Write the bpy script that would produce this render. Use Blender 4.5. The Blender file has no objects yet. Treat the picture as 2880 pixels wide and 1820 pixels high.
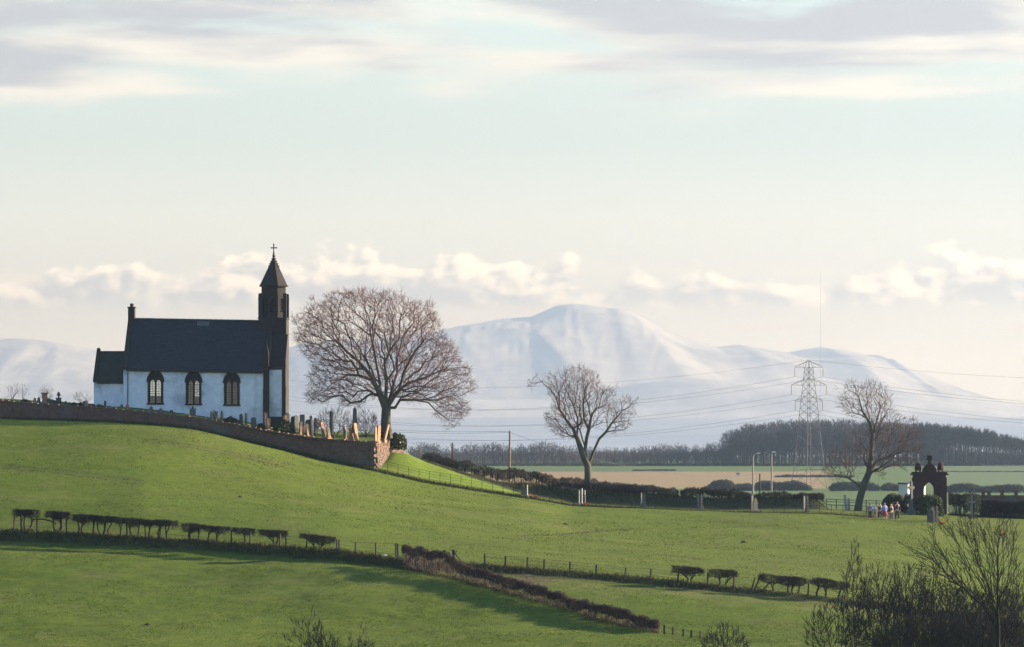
import bpy, math, random
import numpy as np
from mathutils import Vector, Matrix
R = math.radians
random.seed(7)
RNG = np.random.default_rng(7)
S = bpy.context.scene
COL = S.collection

# ------------------------------------------------------------------ camera
# F = focal length in photo pixels (2880 wide); the eye stands ZC above the plain, horizon at photo row HY
F, CX, HY, ZC = 12000.0, 1440.0, 1150.0, 25.0
cam_d = bpy.data.cameras.new('camera'); cam = bpy.data.objects.new('camera', cam_d); COL.objects.link(cam)
cam.location = (0, 0, ZC); cam.rotation_euler = (R(90), 0, 0)
cam_d.sensor_width = 36; cam_d.lens = F/2880*36; cam_d.shift_y = (HY-910)/2880
cam_d.clip_start = 1; cam_d.clip_end = 60000
S.camera = cam

# ------------------------------------------------------------------ light
SUN_EL, SUN_AZ = 15.0, 68.0          # azimuth clockwise from the view direction (+Y)
S.view_settings.view_transform = 'Standard'; S.view_settings.look = 'None'
S.view_settings.gamma = 1.0; S.view_settings.exposure = 1.94
S.view_settings.use_curve_mapping = False
K = 2**S.view_settings.exposure
W = bpy.data.worlds.new('World'); S.world = W; W.use_nodes = True
nt = W.node_tree; nt.nodes.clear()
class G:
    """tiny node-graph helper"""
    def __init__(s, tree): s.t = tree
    def n(s, kind, **kw):
        nd = s.t.nodes.new(kind)
        for k, v in kw.items(): setattr(nd, k, v)
        return nd
    def put(s, sock, v):
        if v is None: return
        if isinstance(v, bpy.types.NodeSocket): s.t.links.new(v, sock)
        else: sock.default_value = v
    def m(s, op, a, b=None, c=None, clamp=False):
        nd = s.n('ShaderNodeMath', operation=op, use_clamp=clamp)
        for i, v in enumerate((a, b, c)):
            if v is not None: s.put(nd.inputs[i], v)
        return nd.outputs[0]
    def vec(s, x, y, z=0.0):
        nd = s.n('ShaderNodeCombineXYZ')
        for i, v in enumerate((x, y, z)): s.put(nd.inputs[i], v)
        return nd.outputs[0]
    def noise(s, vec, scale, detail=5, rough=.55, lac=2.0, dist=0):
        nd = s.n('ShaderNodeTexNoise'); s.put(nd.inputs['Vector'], vec)
        nd.inputs['Scale'].default_value = scale; nd.inputs['Detail'].default_value = detail
        nd.inputs['Roughness'].default_value = rough; nd.inputs['Lacunarity'].default_value = lac
        nd.inputs['Distortion'].default_value = dist
        return nd.outputs['Fac']
    def smooth(s, v, a, b, lo=0.0, hi=1.0):
        nd = s.n('ShaderNodeMapRange', interpolation_type='SMOOTHSTEP')
        s.put(nd.inputs[0], v); s.put(nd.inputs[1], a); s.put(nd.inputs[2], b)
        nd.inputs[3].default_value = lo; nd.inputs[4].default_value = hi
        return nd.outputs[0]
    def mix(s, f, a, b, blend='MIX'):
        nd = s.n('ShaderNodeMix', data_type='RGBA', blend_type=blend)
        s.put(nd.inputs[0], f); s.put(nd.inputs[6], a); s.put(nd.inputs[7], b)
        return nd.outputs[2]
g = G(nt)
sky = g.n('ShaderNodeTexSky', sky_type='NISHITA')
sky.sun_disc = False; sky.sun_elevation = R(SUN_EL); sky.sun_rotation = R(SUN_AZ)
sky.air_density = 1.0; sky.dust_density = 0.3; sky.ozone_density = 3.5; sky.altitude = 50
SKY_STR = 0.08
tc = g.n('ShaderNodeTexCoord')
sp = g.n('ShaderNodeSeparateXYZ'); g.put(sp.inputs[0], tc.outputs['Generated'])
az = g.m('ARCTAN2', sp.outputs[0], sp.outputs[1]); el = g.m('ARCSINE', sp.outputs[2])
U = g.m('MULTIPLY', az, 12.0); V = g.m('MULTIPLY', el, 12.0)     # 1 unit = 1/12 rad round the horizon and up
def lit(c): return tuple(x/(K*SKY_STR) for x in c) + (1,)
# fair-weather cumulus bank low over the hills, all round the horizon
q = g.vec(U, g.m('MULTIPLY', V, 1.5), 3.1)
n1 = g.noise(q, 5.4, 7, .55); n1s = g.noise(g.vec(g.m('ADD', U, .030), g.m('MULTIPLY', g.m('ADD', V, .026), 1.5), 3.1), 5.4, 7, .55)
ncol = g.noise(g.vec(U, 0.0, 8.7), 1.7, 3, .5)
hh = g.m('DIVIDE', g.m('SUBTRACT', V, .30), .175)
dens = g.m('ADD', g.m('ADD', n1, g.m('MULTIPLY', g.m('SUBTRACT', ncol, .41), .9)), g.m('MULTIPLY', g.m('SUBTRACT', hh, .42), -.50))
cm = g.m('MULTIPLY', g.smooth(dens, .475, .575), g.smooth(V, .26, .32))
cm = g.m('MULTIPLY', cm, g.smooth(V, .64, .50))
cshade = g.smooth(g.m('ADD', g.m('MULTIPLY', g.m('SUBTRACT', n1, n1s), 3.4), g.m('MULTIPLY', hh, .42)), -.18, .50)
ccol = g.mix(cshade, lit((.95, .93, .90)), lit((2.3, 2.1, 1.7)))
# thin flat streaks under the cumulus
qs = g.vec(g.m('MULTIPLY', U, .55), g.m('MULTIPLY', V, 5.5), 1.3)
ns = g.noise(qs, 3.0, 4, .5)
sm = g.m('MULTIPLY', g.m('MULTIPLY', g.smooth(ns, .45, .68), g.smooth(V, .12, .25)), g.smooth(V, .44, .33))
# high stratocumulus sheet along the top of the view, breaking up overhead
qh = g.vec(g.m('MULTIPLY', U, .62), g.m('MULTIPLY', V, 4.2), 5.9)
nh = g.noise(qh, 1.7, 6, .52, dist=.25)
nh2 = g.noise(g.vec(g.m('ADD', g.m('MULTIPLY', U, .62), .10), g.m('ADD', g.m('MULTIPLY', V, 4.2), -.30), 5.9), 1.7, 6, .52, dist=.25)
cover = g.m('MULTIPLY', g.smooth(V, .72, 1.02), g.smooth(V, 2.6, 1.4))
hd = g.m('ADD', nh, g.m('MULTIPLY', g.m('SUBTRACT', cover, 1.0), .34))
hm = g.smooth(hd, .34, .52)
hshade = g.smooth(g.m('ADD', g.m('ADD', nh2, g.m('MULTIPLY', g.m('SUBTRACT', nh, .5), .4)), g.m('MULTIPLY', g.m('SUBTRACT', V, .98), .9)), .42, .66)
hcol = g.mix(hshade, lit((1.25, 1.17, 1.00)), lit((.68, .68, .70)))
# bright low winter veil, thinning quickly with height into clear blue
vcol = g.mix(g.smooth(V, .12, .42), lit((2.02, 1.96, 1.60)), lit((1.30, 1.30, 1.10)))
vcol = g.mix(g.smooth(V, .38, .82), vcol, lit((.88, 1.0, .92)))
col = g.mix(g.smooth(V, .7, 2.2, 1.0, .0), sky.outputs[0], vcol)
col = g.mix(g.m('MULTIPLY', sm, .6), col, lit((1.9, 1.65, 1.15)))
col = g.mix(g.m('MULTIPLY', cm, .82), col, ccol)
col = g.mix(g.m('MULTIPLY', hm, .93), col, hcol)
bg = g.n('ShaderNodeBackground'); g.put(bg.inputs[0], col); bg.inputs[1].default_value = SKY_STR
wo = g.n('ShaderNodeOutputWorld'); nt.links.new(bg.outputs[0], wo.inputs[0])

sun_d = bpy.data.lights.new('sun', 'SUN'); sun = bpy.data.objects.new('sun', sun_d); COL.objects.link(sun)
sun_d.energy = 5.0; sun_d.angle = R(.55); sun_d.color = (1.0, .86, .66)
SD = Vector((math.sin(R(SUN_AZ))*math.cos(R(SUN_EL)), math.cos(R(SUN_AZ))*math.cos(R(SUN_EL)), math.sin(R(SUN_EL))))
sun.rotation_euler = SD.to_track_quat('Z', 'Y').to_euler()

cy = S.cycles
cy.use_denoising = True; cy.max_bounces = 6; cy.diffuse_bounces = 3; cy.glossy_bounces = 2
cy.transparent_max_bounces = 24; cy.volume_bounces = 1; cy.caustics_reflective = False; cy.caustics_refractive = False

# ------------------------------------------------------------------ helpers
def P(u, v, d):
    """photo pixel and distance -> point of the place"""
    return np.array(((u-CX)*d/F, d, ZC-(v-HY)*d/F))
def px(d): return d/F

def mat(name, c1, c2=None, scale=3.0, rough=.9, bump=0.0, bscale=None, detail=5, stretch=(1, 1, 1), c3=None, metal=0.0, trans=0.0):
    m = bpy.data.materials.new(name); m.use_nodes = True
    h = G(m.node_tree); b = m.node_tree.nodes['Principled BSDF']
    b.inputs['Roughness'].default_value = rough; b.inputs['Metallic'].default_value = metal
    b.inputs['Specular IOR Level'].default_value = .25
    geo = h.n('ShaderNodeNewGeometry'); mp = h.n('ShaderNodeMapping'); h.put(mp.inputs[0], geo.outputs['Position'])
    mp.inputs['Scale'].default_value = stretch
    c1 = tuple(c1)+(1,); c2 = tuple(c2)+(1,) if c2 else c1
    f = h.smooth(h.noise(mp.outputs[0], scale, detail, .6), .3, .7)
    c = h.mix(f, c1, c2)
    if c3:
        c = h.mix(h.smooth(h.noise(mp.outputs[0], scale*.23, 4, .6), .5, .68), c, tuple(c3)+(1,))
    h.put(b.inputs['Base Color'], c)
    if bump:
        bp = h.n('ShaderNodeBump'); bp.inputs['Strength'].default_value = 1; bp.inputs['Distance'].default_value = bump
        h.put(bp.inputs['Height'], h.noise(mp.outputs[0], bscale or scale*4, 4, .6)); h.put(b.inputs['Normal'], bp.outputs[0])
    if trans:
        tr = h.n('ShaderNodeBsdfTranslucent'); h.put(tr.inputs[0], c)
        mx = h.n('ShaderNodeMixShader'); mx.inputs[0].default_value = trans
        h.t.links.new(b.outputs[0], mx.inputs[1]); h.t.links.new(tr.outputs[0], mx.inputs[2])
        h.t.links.new(mx.outputs[0], m.node_tree.nodes['Material Output'].inputs[0])
    return m
M = {}
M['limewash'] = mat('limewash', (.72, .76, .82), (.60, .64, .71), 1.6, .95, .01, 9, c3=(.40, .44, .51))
M['sandstone'] = mat('dark_sandstone', (.046, .036, .031), (.032, .027, .024), 2.2, .95, .015, 8, c3=(.04, .036, .03))
M['slate'] = mat('slate', (.040, .043, .049), (.028, .03, .035), 2.5, .7, .01, 14, stretch=(1, 1, 5))
M['moss_slate'] = mat('moss_slate', (.046, .046, .030), (.034, .034, .028), 1.7, .9, .012, 10)
M['lead'] = mat('lead', (.10, .10, .11), (.07, .07, .08), 4, .6)
M['iron'] = mat('iron', (.035, .033, .03), (.05, .04, .035), 5, .7)
M['interior'] = mat('plaster', (.11, .10, .09), (.085, .08, .07), 1.2, .95)
M['wall_stone'] = mat('red_rubble', (.175, .098, .068), (.105, .070, .056), 2.1, .95, .03, 6, c3=(.13, .12, .10))
M['mortar'] = mat('mortar', (.10, .066, .050), (.07, .052, .042), 3, .95, .02, 12)
M['grave_red'] = mat('red_gravestone', (.36, .195, .115), (.26, .15, .095), 2.4, .95, .01, 14, c3=(.17, .15, .10))
M['grave_grey'] = mat('grey_gravestone', (.13, .125, .115), (.09, .09, .085), 2.4, .9, .01, 14, c3=(.12, .13, .09))
M['grave_dark'] = mat('dark_gravestone', (.09, .09, .08), (.06, .065, .055), 2.4, .9, .01, 14)
M['grave_white'] = mat('white_marble', (.20, .19, .18), (.15, .145, .14), 2.4, .8)
M['beech_bark'] = mat('beech_bark', (.11, .095, .075), (.065, .06, .05), 1.3, .95, .02, 9, c3=(.07, .08, .04))
M['beech_twig'] = mat('beech_twig', (.170, .084, .072), (.10, .052, .047), 1.0, .9)
M['ash_twig'] = mat('ash_twig', (.135, .078, .062), (.085, .055, .045), 1.0, .9)
M['thorn'] = mat('hawthorn_bark', (.045, .034, .027), (.028, .023, .02), 2, .95)
M['thorn_twig'] = mat('hawthorn_twig', (.030, .022, .020), (.020, .016, .015), 2, .95)
M['stem'] = mat('hedge_stem', (.22, .15, .10), (.11, .085, .065), 2.5, .95)
M['hedge_twig'] = mat('hedge_twig', (.062, .037, .031), (.036, .025, .023), .9, .95)
M['brush_twig'] = mat('brush_twig', (.020, .017, .013), (.013, .012, .010), 1.2, .95)
M['evergreen'] = mat('evergreen_leaf', (.030, .045, .016), (.055, .070, .020), 2.5, .6, trans=.15)
M['ivy'] = mat('ivy_leaf', (.045, .060, .028), (.075, .085, .030), 3, .5, trans=.15)
M['far_tree'] = mat('far_bark', (.052, .040, .040), (.034, .03, .032), .12, .95)
M['far_pine'] = mat('far_pine', (.050, .052, .040), (.035, .040, .030), .12, .95)
M['far_leaf'] = mat('far_hedge', (.024, .028, .018), (.036, .033, .022), .2, .95)
M['post'] = mat('weathered_post', (.055, .045, .036), (.035, .03, .026), 6, .95, stretch=(1, 1, .2))
M['pole'] = mat('pole_timber', (.26, .19, .14), (.20, .15, .11), 3, .9)
M['galv'] = mat('galvanised_steel', (.07, .062, .068), (.05, .046, .05), 1, .7)
M['insulator'] = mat('insulator_glaze', (.36, .18, .11), (.30, .15, .10), 1, .4)
M['wire'] = mat('wire', (.035, .035, .04), None, 1, .9)
M['concrete'] = mat('lamp_concrete', (.36, .30, .26), (.28, .24, .21), 2, .9)
M['lamp_glass'] = mat('lamp_glass', (.75, .62, .45), (.7, .6, .45), 2, .3)
M['white'] = mat('white_render', (.62, .58, .52), (.55, .52, .47), 2, .9)
M['soil'] = mat('molehill_soil', (.055, .040, .028), (.035, .028, .02), 9, 1, .03, 20)
M['red'] = mat('red_petals', (.55, .05, .03), (.6, .12, .05), 20, .7)
M['yellow'] = mat('yellow_petals', (.75, .45, .06), (.7, .35, .05), 20, .7)

class MB:
    """mesh builder: collects pieces, links them as one mesh object"""
    def __init__(s): s.V, s.L, s.C, s.n = [], [], [], 0
    def add(s, v, f):
        v = np.asarray(v, float).reshape(-1, 3)
        if isinstance(f, np.ndarray):
            s.L.append((f+s.n).ravel()); s.C.append(np.full(len(f), f.shape[1]))
        else:
            for q in f: s.L.append(np.array(q)+s.n); s.C.append(np.array([len(q)]))
        s.V.append(v); s.n += len(v); return s
    def box(s, x0, x1, y0, y1, z0, z1):
        v = [(x0,y0,z0),(x1,y0,z0),(x1,y1,z0),(x0,y1,z0),(x0,y0,z1),(x1,y0,z1),(x1,y1,z1),(x0,y1,z1)]
        return s.add(v, np.array([(0,3,2,1),(4,5,6,7),(0,1,5,4),(1,2,6,5),(2,3,7,6),(3,0,4,7)]))
    def hexa(s, b, t):
        """8 corners: bottom loop b, top loop t"""
        return s.add(list(b)+list(t), np.array([(0,3,2,1),(4,5,6,7),(0,1,5,4),(1,2,6,5),(2,3,7,6),(3,0,4,7)]))
    def prism(s, poly, y0, y1):
        """outline in x,z extruded along y"""
        n = len(poly)
        v = [(x, y0, z) for x, z in poly]+[(x, y1, z) for x, z in poly]
        f = [tuple(range(n)), tuple(range(2*n-1, n-1, -1))]+[(i, i+n, (i+1) % n+n, (i+1) % n) for i in range(n)]
        return s.add(v, f)
    def lathe(s, prof, c=(0, 0, 0), n=10, rot=0):
        a = np.arange(n)*2*math.pi/n+rot
        v = [(c[0]+r*math.cos(t), c[1]+r*math.sin(t), c[2]+z) for r, z in prof for t in a]
        f = [(i*n+j, i*n+(j+1) % n, (i+1)*n+(j+1) % n, (i+1)*n+j) for i in range(len(prof)-1) for j in range(n)]
        f += [tuple(range(n-1, -1, -1)), tuple((len(prof)-1)*n+j for j in range(n))]
        return s.add(v, f)
    def bars(s, A, B, ra, rb, sides=3, TA=None, TB=None):
        """many tapered bars at once"""
        A = np.asarray(A, float).reshape(-1, 3); B = np.asarray(B, float).reshape(-1, 3)
        n = len(A)
        if n == 0: return s
        ra = np.broadcast_to(np.asarray(ra, float), (n,)); rb = np.broadcast_to(np.asarray(rb, float), (n,))
        T = B-A; T = T/np.maximum(np.linalg.norm(T, axis=1, keepdims=True), 1e-9)
        def ring(C, r, t):
            x = np.cross(t, np.broadcast_to(np.array([.31, .93, .17]), t.shape))
            x /= np.maximum(np.linalg.norm(x, axis=1, keepdims=True), 1e-6); y = np.cross(t, x)
            a = np.arange(sides)*2*math.pi/sides
            return C[:, None, :]+r[:, None, None]*(x[:, None, :]*np.cos(a)[None, :, None]+y[:, None, :]*np.sin(a)[None, :, None])
        V = np.concatenate([ring(A, ra, T if TA is None else TA), ring(B, rb, T if TB is None else TB)], axis=1).reshape(-1, 3)
        base = np.arange(n)[:, None]*2*sides
        fs = [base+np.array([[j, (j+1) % sides, sides+(j+1) % sides, sides+j]]) for j in range(sides)]
        return s.add(V, np.concatenate(fs))
    def tube(s, pts, r, sides=6):
        pts = np.asarray(pts, float); r = np.broadcast_to(np.asarray(r, float), (len(pts),))
        T = np.gradient(pts, axis=0); T /= np.maximum(np.linalg.norm(T, axis=1, keepdims=True), 1e-9)
        return s.bars(pts[:-1], pts[1:], r[:-1], r[1:], sides, T[:-1], T[1:])
    def leaves(s, C, size, rng=RNG):
        """small tilted leaf quads at the points C"""
        n = len(C); a = rng.normal(size=(n, 3)); a /= np.linalg.norm(a, axis=1, keepdims=True)
        b = np.cross(a, rng.normal(size=(n, 3))); b /= np.linalg.norm(b, axis=1, keepdims=True)
        z = (size*rng.uniform(.6, 1.3, n))[:, None]
        V = np.stack([C-a*z, C+b*z*.6, C+a*z, C-b*z*.6], axis=1).reshape(-1, 3)
        return s.add(V, np.arange(n*4).reshape(n, 4))
    def move(s, f): s.V = [f(v) for v in s.V]; return s
    def mesh(s, name, m, smooth=False):
        me = bpy.data.meshes.new(name)
        V = np.concatenate(s.V); L = np.concatenate(s.L).astype(np.int32); C = np.concatenate(s.C).astype(np.int32)
        me.vertices.add(len(V)); me.vertices.foreach_set('co', V.astype(np.float32).ravel())
        me.loops.add(len(L)); me.loops.foreach_set('vertex_index', L)
        me.polygons.add(len(C)); st = np.zeros(len(C), np.int32); st[1:] = np.cumsum(C)[:-1]
        me.polygons.foreach_set('loop_start', st)
        me.polygons.foreach_set('use_smooth', np.full(len(C), bool(smooth)))
        me.update(calc_edges=True); me.materials.append(M[m] if isinstance(m, str) else m)
        return me
    def build(s, name, m, parent=None, smooth=False):
        o = bpy.data.objects.new(name, s.mesh(name, m, smooth)); COL.objects.link(o)
        if parent: o.parent = parent
        return o
def tag(o, label=None, cat=None, group=None, kind=None):
    for k, v in (('label', label), ('category', cat), ('group', group), ('kind', kind)):
        if v: o[k] = v
    return o
def thing(name, label, cat, loc=(0, 0, 0), rz=0.0, group=None):
    o = bpy.data.objects.new(name, None); COL.objects.link(o); o.empty_display_size = .3
    o.location = tuple(loc); o.rotation_euler = (0, 0, rz)
    return tag(o, label, cat, group)
def link(name, me, parent, loc=(0, 0, 0), rz=0, sc=(1, 1, 1)):
    o = bpy.data.objects.new(name, me); COL.objects.link(o); o.parent = parent
    o.location = tuple(loc); o.rotation_euler = (0, 0, rz); o.scale = sc
    return o
def copy_thing(src, loc, rz=0, sc=(1, 1, 1), label=None):
    c = src.copy(); COL.objects.link(c); c.location = tuple(loc); c.rotation_euler = (0, 0, rz); c.scale = sc
    if label: c['label'] = label
    for ch in list(src.children):
        k = ch.copy(); COL.objects.link(k); k.parent = c
    return c

def vnoise(x, y, seed=0):
    """smooth value noise, numpy"""
    def h(i, j):
        n = (i*374761393+j*668265263+seed*1442695041).astype(np.int64) & 0xffffffff
        n = ((n ^ (n >> 13))*1274126177) & 0xffffffff
        return ((n ^ (n >> 16)) & 0xffff)/65535.0
    i = np.floor(x).astype(np.int64); j = np.floor(y).astype(np.int64); fx = x-i; fy = y-j
    fx = fx*fx*(3-2*fx); fy = fy*fy*(3-2*fy)
    return (h(i, j)*(1-fx)+h(i+1, j)*fx)*(1-fy)+(h(i, j+1)*(1-fx)+h(i+1, j+1)*fx)*fy
def sst(a, b, x): t = np.clip((x-a)/(b-a), 0, 1); return t*t*(3-2*t)

# ------------------------------------------------------------------ terrain
def lin(us, vs): return lambda u: np.interp(u, us, vs)
def row_v(d, us, vs):   # ground seen at photo rows vs at the distance d
    return (lambda u: np.full_like(u, float(d)), lambda u: ZC-(np.interp(u, us, vs)-HY)*d/F)
def row_z(d, us, zs): return (lambda u: np.full_like(u, float(d)), lin(us, zs))
LINE_U = [-600, 50, 600, 950, 1130, 1500, 1850, 2200, 2500, 2880, 3500]
LINE_V = [1478, 1500, 1532, 1556, 1580, 1605, 1635, 1675, 1710, 1760, 1840]
LINE_D = [356, 350, 343, 337, 334, 331, 328, 324, 321, 317, 312]
dline = lin(LINE_U, LINE_D)
ROWS = [
 row_z(-300, [0], [22]), row_z(0, [0], [23.0]), row_z(60, [0], [19]), row_z(150, [0], [9]), row_z(240, [0], [5.6]),
 row_z(300, [-600, 0, 1440, 1850, 2400, 2880, 3500], [9.3, 9.1, 8.95, 8.9, 8.9, 8.6, 8]),
 (dline, lambda u: ZC-(np.interp(u, LINE_U, LINE_V)-HY)*dline(u)/F),
 row_v(378, [-600, 0, 400, 800, 1200, 1600, 2000, 2400, 2880, 3500], [1325, 1337, 1347, 1388, 1440, 1488, 1520, 1543, 1602, 1680]),
 row_v(412, [-600, 0, 300, 450, 540, 760, 900, 1060, 1200, 1450, 1600, 2000, 2300, 2450, 2600, 2880, 3500],
       [1165, 1178, 1186, 1196, 1206, 1256, 1290, 1320, 1352, 1394, 1421, 1440, 1446, 1454, 1461, 1490, 1550]),
 row_z(425, [-600, 0, 540, 900, 1060, 1105, 1150, 1200, 1300, 1400, 1450, 1600, 2000, 2300, 2450, 2600, 2880, 3500],
       [24, 24, 22.9, 20.6, 20.2, 20.75, 20.5, 19.7, 18.45, 17.35, 16.7, 15.6, 14.85, 14.95, 14.8, 14.6, 14.1, 13]),
 row_z(440, [-600, 0, 900, 1110, 1200, 1450, 1600, 2300, 2600, 2880, 3500], [22, 22, 19.5, 19.6, 18.4, 16, 15, 14.7, 14.4, 13.9, 13]),
 row_z(520, [-600, 1000, 1300, 2880, 3500], [15, 14, 11, 9.5, 9]), row_z(640, [0, 3000], [4, 3]),
 row_z(820, [0], [0.0]), row_z(23000, [0], [0.0])]
def ground_z(X, Y):
    X = np.asarray(X, float); Y = np.asarray(Y, float); shp = np.broadcast(X, Y).shape
    X = np.broadcast_to(X, shp).ravel(); Y = np.broadcast_to(Y, shp).ravel()
    u = np.clip(CX+X*F/np.maximum(Y, 180), -600, 3500)
    D = np.array([r[0](u) for r in ROWS]); Z = np.array([r[1](u) for r in ROWS]); Kn = len(ROWS)
    sec = (Z[1:]-Z[:-1])/(D[1:]-D[:-1]); m = np.zeros_like(Z); m[0] = sec[0]; m[-1] = sec[-1]
    same = sec[1:]*sec[:-1] > 0
    m[1:-1] = np.where(same, 2*sec[1:]*sec[:-1]/np.where(same, sec[1:]+sec[:-1], 1), 0)
    k = np.clip((Y[None] >= D).sum(0)-1, 0, Kn-2); ar = np.arange(len(u))
    d0, d1, z0, z1, m0, m1 = D[k, ar], D[k+1, ar], Z[k, ar], Z[k+1, ar], m[k, ar], m[k+1, ar]
    h = d1-d0; t = np.clip((Y-d0)/h, 0, 1)
    z = (1+2*t)*(1-t)**2*z0+t*(1-t)**2*h*m0+t*t*(3-2*t)*z1+t*t*(t-1)*h*m1
    q = dline(u)-Y                                    # old hedge bank: steep on the near side
    amp = np.interp(u, [0, 1100, 1500, 1900, 3500], [.62, .5, .3, .35, .35])
    z = z+amp*(.45*np.exp(-((q+.1)/.8)**2)-.55*sst(.1, 1.0, q)*(1-sst(2.5, 10, q)))
    bk = np.interp(u, [1205, 1400, 1480, 1700, 2000, 2290, 2325], [0, .25, 1.05, 1.25, 1.05, .95, 0])   # hedge bank of the cemetery
    z = z+bk*sst(424.6, 427.6, Y)*(1-sst(436, 450, Y))
    return z.reshape(shp)
def gz(x, y): return float(ground_z(np.array([x]), np.array([y]))[0])
def at(u, v, d0=270., d1=440.):
    """the point of the ground seen at photo pixel u, v"""
    d = np.linspace(d0, d1, 1200); X = (u-CX)*d/F; rz = ZC-(v-HY)*d/F
    hit = np.nonzero(ground_z(X, d) >= rz)[0]
    k = hit[0] if len(hit) else -1
    return np.array((X[k], d[k], gz(X[k], d[k])))

xs = np.concatenate([-np.geomspace(6800, 300, 26), np.arange(-296, -62, 4.0), np.arange(-60, 62, .44), np.arange(64, 300, 4.0), np.geomspace(300, 6800, 26)])
ys = np.concatenate([np.linspace(-240, 270, 60), np.arange(272, 296, 1.), np.arange(296, 446, .44), np.arange(447, 700, 5.), np.arange(700, 2100, 8.), np.geomspace(2110, 21600, 44)])
GX, GY = np.meshgrid(xs, ys); GZ = ground_z(GX, GY)
near = sst(255, 300, GY)*(1-sst(440, 480, GY))*(1-sst(60, 90, np.abs(GX)))
tus = (vnoise(GX*.95, GY*1.25, 1)-.5)*.055+(vnoise(GX*.42, GY*.5, 2)-.5)*.07+(vnoise(GX*.13, GY*.16, 3)-.5)*.16+(vnoise(GX*.045+5, GY*.06, 4)-.5)*.35
rough = np.where(GY < dline(CX+GX*F/np.maximum(GY, 180)), 1.25, .8)
GZ = GZ+near*tus*rough
# ground cover colours
tint = np.empty(GX.shape+(3,)); tint[:] = (.077, .110, .0128)
n_a = vnoise(GX*.08, GY*.10, 11); n_b = vnoise(GX*.55, GY*.7, 12); n_c = vnoise(GX*1.4, GY*1.8, 13)
dry = np.clip((n_a*.45+n_b*.35+n_c*.35)-.35, 0, .6)[..., None]
tint = tint*(1-dry)+np.array((.106, .124, .020))*dry
uu = CX+GX*F/np.maximum(GY, 180)
broad = sst(.45, .75, vnoise(GX*.035+9, GY*.05, 14)*.7+vnoise(GX*.12, GY*.2, 15)*.3)[..., None]*.5
tint = tint*(1-broad)+np.array((.092, .106, .024))*broad
vv = HY+(ZC-GZ)*F/np.maximum(GY, 180)
def paint(mask, c):
    global tint
    mk = np.clip(mask, 0, 1)[..., None]; tint = tint*(1-mk)+np.array(c)*mk
sunlit_bank = sst(1055, 1075, uu)*(1-sst(1420, 1480, uu))*sst(412.0, 413.5, GY)*(1-sst(436, 445, GY))
paint(sunlit_bank*.9, (.110, .158, .020))  # the bank's sunlit brightness is put into the grass colour
paint(sst(1200, 1260, uu)*(1-sst(2300, 2330, uu))*sst(424.3, 425.2, GY)*(1-sst(434, 440, GY))*.9, (.030, .034, .020))  # dark bank growth, with the bank's shade put into its colour
qd = dline(uu)-GY
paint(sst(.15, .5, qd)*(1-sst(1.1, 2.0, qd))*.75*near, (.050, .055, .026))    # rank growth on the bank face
paint(sst(0, 1.5, qd)*(1-sst(4, 12, qd))*sst(1350, 1500, uu)*.55*n_b*near, (.11, .085, .045))
paint(sst(1330, 1420, uu)*(1-sst(1500, 1640, uu))*sst(.8, 2, qd)*(1-sst(6, 11, qd))*sst(.2, .6, n_b)*.8*near, (.080, .055, .040))
paint(sst(2060, 2090, uu)*(1-sst(2110, 2150, uu))*sst(-1.5, -.3, qd)*(1-sst(.5, 2, qd))*.8*near, (.10, .065, .048))
paint(sst(.62, .78, vnoise(GX*.22+3, GY*.4, 16)*.6+n_b*.4)*.28*near, (.135, .125, .045))
def seg_d(pts):
    d = np.full(GX.shape, 1e9)
    for a, b in zip(pts[:-1], pts[1:]):
        ab = b[:2]-a[:2]; t = np.clip(((GX-a[0])*ab[0]+(GY-a[1])*ab[1])/(ab@ab), 0, 1)
        d = np.minimum(d, np.hypot(GX-a[0]-t*ab[0], GY-a[1]-t*ab[1]))
    return d
SOIL = (.085, .062, .040)
for trk, wd, amt in (
    ([(400, 1232), (520, 1250), (660, 1275), (820, 1308)], .28, .6), ([(405, 1239), (520, 1257), (660, 1283), (815, 1316)], .26, .55),
    ([(10, 1309), (150, 1322), (280, 1338), (390, 1352)], .3, .6), ([(10, 1317), (150, 1331), (280, 1347), (380, 1360)], .28, .5),
    ([(1200, 1498), (1300, 1507), (1420, 1513), (1490, 1512)], .3, .4), ([(1440, 1505), (1560, 1503), (1660, 1496), (1760, 1490)], .34, .75),
    ([(1560, 1503), (1700, 1488), (1900, 1484), (2150, 1478), (2420, 1470)], .22, .45), ([(1530, 1554), (1580, 1560)], .3, .5),
    ([(1865, 1561), (1920, 1567), (1970, 1573)], .6, .9), ([(2080, 1652), (2115, 1654)], .5, .6), ([(1940, 1640), (2010, 1645)], .4, .5)):
    pts = [at(*p) for p in trk]
    dd = seg_d(pts); paint((1-sst(wd*.5, wd*1.5, dd+(n_c-.5)*.25))*amt*near, SOIL)
    GZ = GZ-(1-sst(wd*.3, wd*1.4, dd))*.05*near
# the plain: pasture, reed and stubble strips, ploughed strip
far = GY > 800
ed = (vnoise(GX*.02, GY*.004, 21)-.5)*60
paint(far*.85, (.090, .135, .045))
paint(far*sst(1335, 1350, GY+ed*.3)*(1-sst(1690, 1720, GY+ed))*(1-sst(2300, 2360, uu))*sst(1080, 1180, uu), (.255, .180, .098))
paint(far*sst(1335, 1350, GY+ed*.3)*(1-sst(1690, 1720, GY+ed))*(1-sst(2300, 2360, uu))*.5*sst(.45, .75, vnoise(GX*.03, GY*.012, 22)), (.24, .19, .10))
paint(far*sst(1700, 1730, GY+ed)*.8*sst(.35, .6, vnoise(GX*.01, GY*.02, 23)), (.085, .115, .06))
paint(far*sst(2500, 2700, uu)*sst(1340, 1380, GY)*.7, (.12, .15, .08))
gm = MB(); nx, ny = len(xs), len(ys)
idx = np.arange(nx*ny).reshape(ny, nx)
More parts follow.
